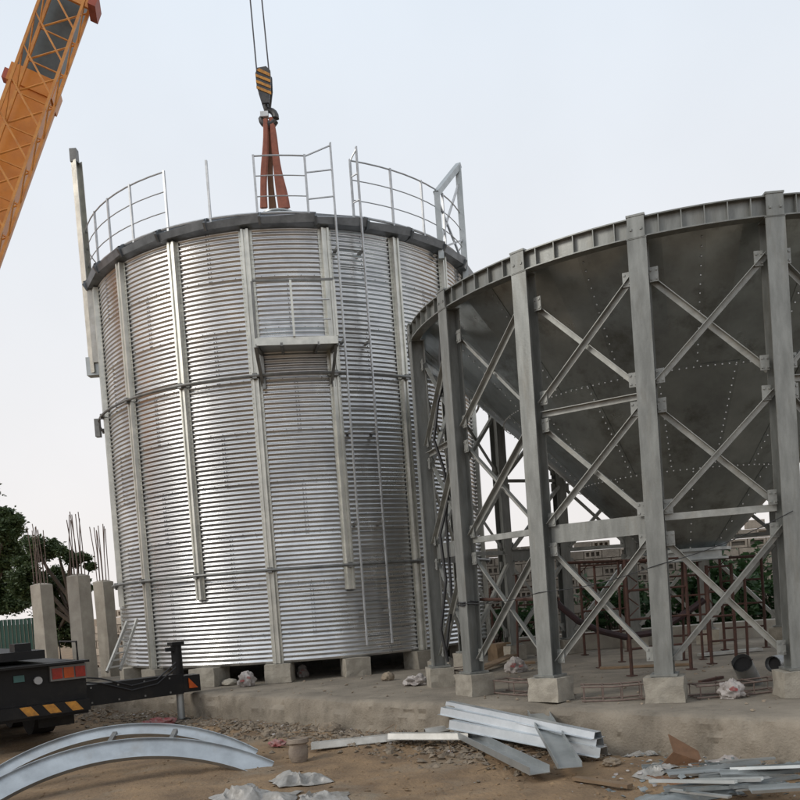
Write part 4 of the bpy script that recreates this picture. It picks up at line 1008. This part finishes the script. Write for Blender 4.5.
# crumpled sheets of plastic
def crumple(px, py, w_, d_, h_, seed, mat, label, rot=0, name='plastic_sheet', cat='plastic sheet', group=None, n=60, z=None):
    p = at_z(px, py, 0); p.z = gz(p.x, p.y) + .008 if z is None else z
    g = MB(); c_, s_ = math.cos(rot), math.sin(rot)
    for j in range(n + 1):
        for i in range(n + 1):
            x, y = (i / n - .5), (j / n - .5)
            e = 1 + .35 * noise.noise(V(math.atan2(y, x) * 1.2, seed, 0)); 
            xx, yy = x * w_ * e, y * d_ * e
            wx = xx + .10 * noise.noise(V(xx * 6, yy * 6, seed + 9)); wy = yy + .10 * noise.noise(V(xx * 6, yy * 6, seed + 19)); hz = 0
            for q in range(5):
                an = seed * 1.7 + q * 1.25; t1_, t2_ = wx * math.cos(an) + wy * math.sin(an), -wx * math.sin(an) + wy * math.cos(an)
                rg = 1 - abs(noise.noise(V(t1_ * (5 + 3 * q), t2_ * (1.5 + q), seed + q * 7))) * 2.4
                hz += h_ * (.55, .4, .28, .2, .12)[q] * max(0, rg) ** 1.6 * max(0, .4 + 1.4 * noise.noise(V(wx * 3, wy * 3, seed + q * 3)))
            hz = max(0, hz)
            hz *= max(.05, 1 - (2 * max(abs(x), abs(y))) ** 3)
            X, Y_ = p.x + xx * c_ - yy * s_, p.y + xx * s_ + yy * c_
            bz = (gz(X, Y_) + .01) if z is None else z
            g.v.append(V(X, Y_, bz + hz))
    g.f = [(j*(n+1)+i, j*(n+1)+i+1, (j+1)*(n+1)+i+1, (j+1)*(n+1)+i) for j in range(n) for i in range(n)]
    g.sm = True
    o = g.build(name, mat); tag(o, label, cat, group)
    md = o.modifiers.new('thickness', 'SOLIDIFY'); md.thickness = .004
    return o
crumple(300, 780, .55, .45, .16, 2, MT['plast'], 'crumpled dusty plastic sheet just below the old pot', .4)
crumple(258, 797, .75, .42, .17, 6, MT['plast'], 'crumpled pale plastic sheet at the bottom edge', -.2)
crumple(325, 797, .45, .3, .10, 9, MT['plast'], 'small crumpled plastic scrap at the bottom edge, right of others', .1)
crumple(690, 797, .75, .30, .06, 14, MT['plasg'], 'flat grey sheeting at the bottom right edge', .1, group='grey sheeting')
crumple(748, 788, .55, .22, .07, 17, MT['plasg'], 'folded blue-grey sheeting in the right foreground heap', -.1, group='grey sheeting')
crumple(790, 772, .35, .2, .08, 19, MT['plasg'], 'grey sheeting at the right edge of the photo', .2, group='grey sheeting')
crumple(655, 778, .35, .25, .10, 23, MT['plast'], 'pale torn plastic left of the grey sheeting', .7)
crumple(640, 760, .30, .2, .10, 25, MT['plast'], 'whitish plastic scrap at the end of the beam pile', .2)
crumple(725, 765, .3, .2, .09, 29, MT['bag'], 'white torn sack right of the bent brown sheet', .5, name='torn_sack', cat='sack')
# bent brown sheet
q = [at_z(655, 772, .03), at_z(694, 770, .03), at_y(698, 752, at_z(694, 770, .03).y + .15), at_y(668, 735, at_z(660, 772, .03).y + .12), at_z(676, 762, .03)]
g = MB(); th = V(.01, .02, .006)
mid = (q[0] + q[3]) / 2 + V(.08, -.08, .02)
vs = [q[0], mid, q[3], q[1], (q[1] + q[2]) / 2 + V(.03, -.05, 0), q[2]]
g.add(vs + [v + th for v in vs], [(0, 3, 4, 1), (1, 4, 5, 2), (6, 7, 10, 9), (7, 8, 11, 10), (0, 1, 7, 6), (1, 2, 8, 7), (2, 5, 11, 8), (5, 4, 10, 11), (4, 3, 9, 10), (3, 0, 6, 9)])
o = g.build('bent_sheet', MT['card']); tag(o, 'bent brown rusty sheet standing in the right foreground rubble', 'metal sheet')
plank(at_z(650, 775, .04), at_z(690, 786, .04), .10, .02, 'brown scrap board in front of the bent brown sheet', MT['card'], 'scrap_board', 'board', 'scrap boards')
plank(at_z(575, 778, .03), at_z(630, 786, .03), .08, .03, 'dark plank in the rubble right of the beams', MT['wood'], 'scrap_board', 'board', 'scrap boards')
rs_ = random.Random(31)
for i in range(14):
    xa, ya = 648 + (i % 7) * 17 + rs_.uniform(-6, 6), 772 + (i // 7) * 14 + rs_.uniform(-5, 7); xb, yb = xa + rs_.uniform(60, 125), ya + rs_.uniform(-14, 3)
    h0 = rs_.uniform(.06, .13); p_, q_ = at_z(xa, ya, h0), at_z(xb, yb, h0 + rs_.uniform(-.03, .05))
    g = MB(); g.chan(p_, q_, rs_.uniform(.05, .10), .025, .004, (rs_.uniform(-.3, .3), rs_.uniform(-.3, .3), 1)); o = g.build('sheet_offcut', MT['galvd'] if i % 3 else MT['plasg'])
    tag(o, '%s sheet offcut from left in the %s row of the right foreground heap' % (ordinal(i % 7), ('rear', 'front')[i // 7]), 'metal scrap', 'sheet offcuts in the right heap')
for i, (xa, ya, xb, yb, lb) in enumerate(((700, 776, 760, 768, 'pale steel strip lying on the sheeting, left one'), (735, 790, 790, 784, 'dull steel strip lying on the sheeting near the right edge'), (672, 790, 730, 797, 'steel strip at the bottom edge on the sheeting'), (720, 762, 775, 758, 'dark steel strip at the foot of the slab on the right'))):
    plank(at_z(xa, ya, .10), at_z(xb, yb, .12), .05, .015, lb, MT['galvd'], 'steel_strip', 'metal strip', 'steel strips')
# large stones
for i, (px, py, s, lb) in enumerate(((330, 733, .16, 'large flat stone left of the white channels'), (352, 727, .11, 'stone at the slab foot above the white channels'), (270, 735, .09, 'grey stone left of the old pot'), (232, 742, .08, 'stone by the right end of the curved segments'), (780, 757, .16, 'dark boulder at the slab foot near the right edge'), (612, 765, .08, 'stone at the right end of the beam pile'), (225, 697, .06, None))):
    if not lb: continue
    lump(px, py, gz(at_z(px, py, 0).x, at_z(px, py, 0).y) - .01, s, s * .8, s * .55, 40 + i, MT['stone'], 'stone', lb, 'stone', 'loose stones', .3)
lump(230, 685, SL, .14, .12, .07, 60, MT['conc'], 'stone', 'flat grey stone on the slab beside the wide silo block', 'stone', 'loose stones', .2)
lump(388, 680, SL, .10, .09, .08, 61, MT['stone'], 'stone', 'dark stone on the slab left of the crumpled bag', 'stone', 'loose stones', .2)
# uncountable rubble and litter
rnd = random.Random(5)
def scatter(n, fn, smin, smax, mat, name, label, cat, flat=.7):
    g = MB()
    for _ in range(n):
        p = fn(rnd); s = smin + (smax - smin) * rnd.random() ** 2.2
        rot = Matrix.Rotation(rnd.uniform(0, 6.3), 3, 'Z') @ Matrix.Rotation(rnd.uniform(-.6, .6), 3, 'X')
        vs = [V(1, .1, 0), V(.2, .9, .1), V(-.9, .3, 0), V(-.4, -.9, 0), V(.6, -.7, 0), V(.15, .1, .8), V(-.3, -.2, .7), V(0, 0, -.5)]
        vs = [p + rot @ V(v.x * s * rnd.uniform(.7, 1.2), v.y * s * rnd.uniform(.6, 1.1), v.z * s * flat) for v in vs]
        g.add(vs, [(0, 1, 5), (1, 2, 6, 5), (2, 3, 6), (3, 4, 6), (4, 0, 5), (4, 5, 6), (1, 0, 7), (2, 1, 7), (3, 2, 7), (4, 3, 7), (0, 4, 7)])
    o = g.build(name, mat); tag(o, label, cat, kind='stuff'); return o
def foot_band(r):
    s = r.uniform(-3.5, 7.5); d = -abs(r.gauss(0, .45)) - .02
    p = E0 + EDIR * s + EIN * d; return V(p.x, p.y, gz(p.x, p.y) + .004)
def fore(r):
    x, y = r.uniform(-4.5, 4.5), r.uniform(6, 12)
    p = V(x, y, 0)
    if slab_side(p) > -.05: y -= 3; p = V(x, y, 0)
    return V(x, y, gz(x, y) + .002)
def right_heap(r):
    p = at_z(r.gauss(700, 60), r.uniform(752, 800), 0); return V(p.x, p.y, gz(p.x, p.y) + r.uniform(0, .05))
def slabtop(r):
    s = r.uniform(-3, 9); d = r.uniform(.25, 4.5); p = E0 + EDIR * s + EIN * d; return V(p.x, p.y, Z_SLAB + .006)
scatter(4200, foot_band, .008, .075, MT['stone'], 'rubble', 'broken stone rubble along the foot of the slab', 'rubble')
scatter(1100, fore, .005, .024, MT['dirt'], 'gravel', 'small gravel scattered on the bare earth', 'gravel')
scatter(170, right_heap, .008, .034, MT['bag'], 'litter', 'pale scraps of litter in the right foreground', 'litter', .35)
scatter(260, right_heap, .008, .045, MT['plasg'], 'dark_litter', 'dark scraps of litter in the right foreground', 'litter', .35)
def clods(r):
    x, y = r.uniform(-4.5, 4.5), r.uniform(6.2, 10.5); p = V(x, y, 0)
    if slab_side(p) > -.1: y -= 3
    return V(x, y, gz(x, y) - .004)
scatter(900, clods, .012, .05, MT['dirt'], 'earth_clods', 'crumbled clods of brown earth on the bare ground', 'earth', .45)
scatter(420, slabtop, .006, .035, MT['stone'], 'slab_debris', 'small debris scattered over the concrete slab', 'debris')
def band_litter(r):
    s = r.uniform(-3.2, 7); d = -abs(r.gauss(0, .35)) - .03
    p = E0 + EDIR * s + EIN * d; return V(p.x, p.y, gz(p.x, p.y) + .02)
scatter(360, band_litter, .008, .045, MT['bag'], 'slab_foot_litter', 'pale litter mixed into the rubble at the slab foot', 'litter', .35)
# straw-like dry twigs in the rubble
g = MB()
for _ in range(260):
    p = foot_band(rnd) + V(0, 0, .02); d = V(rnd.gauss(0, 1), rnd.gauss(0, 1), rnd.gauss(0, .25)).normalized() * rnd.uniform(.06, .22); g.bar(p - d, p + d, .006, .006)
o = g.build('twigs', MT['wood']); tag(o, 'dry twigs and sticks scattered along the slab foot', 'twigs', kind='stuff')
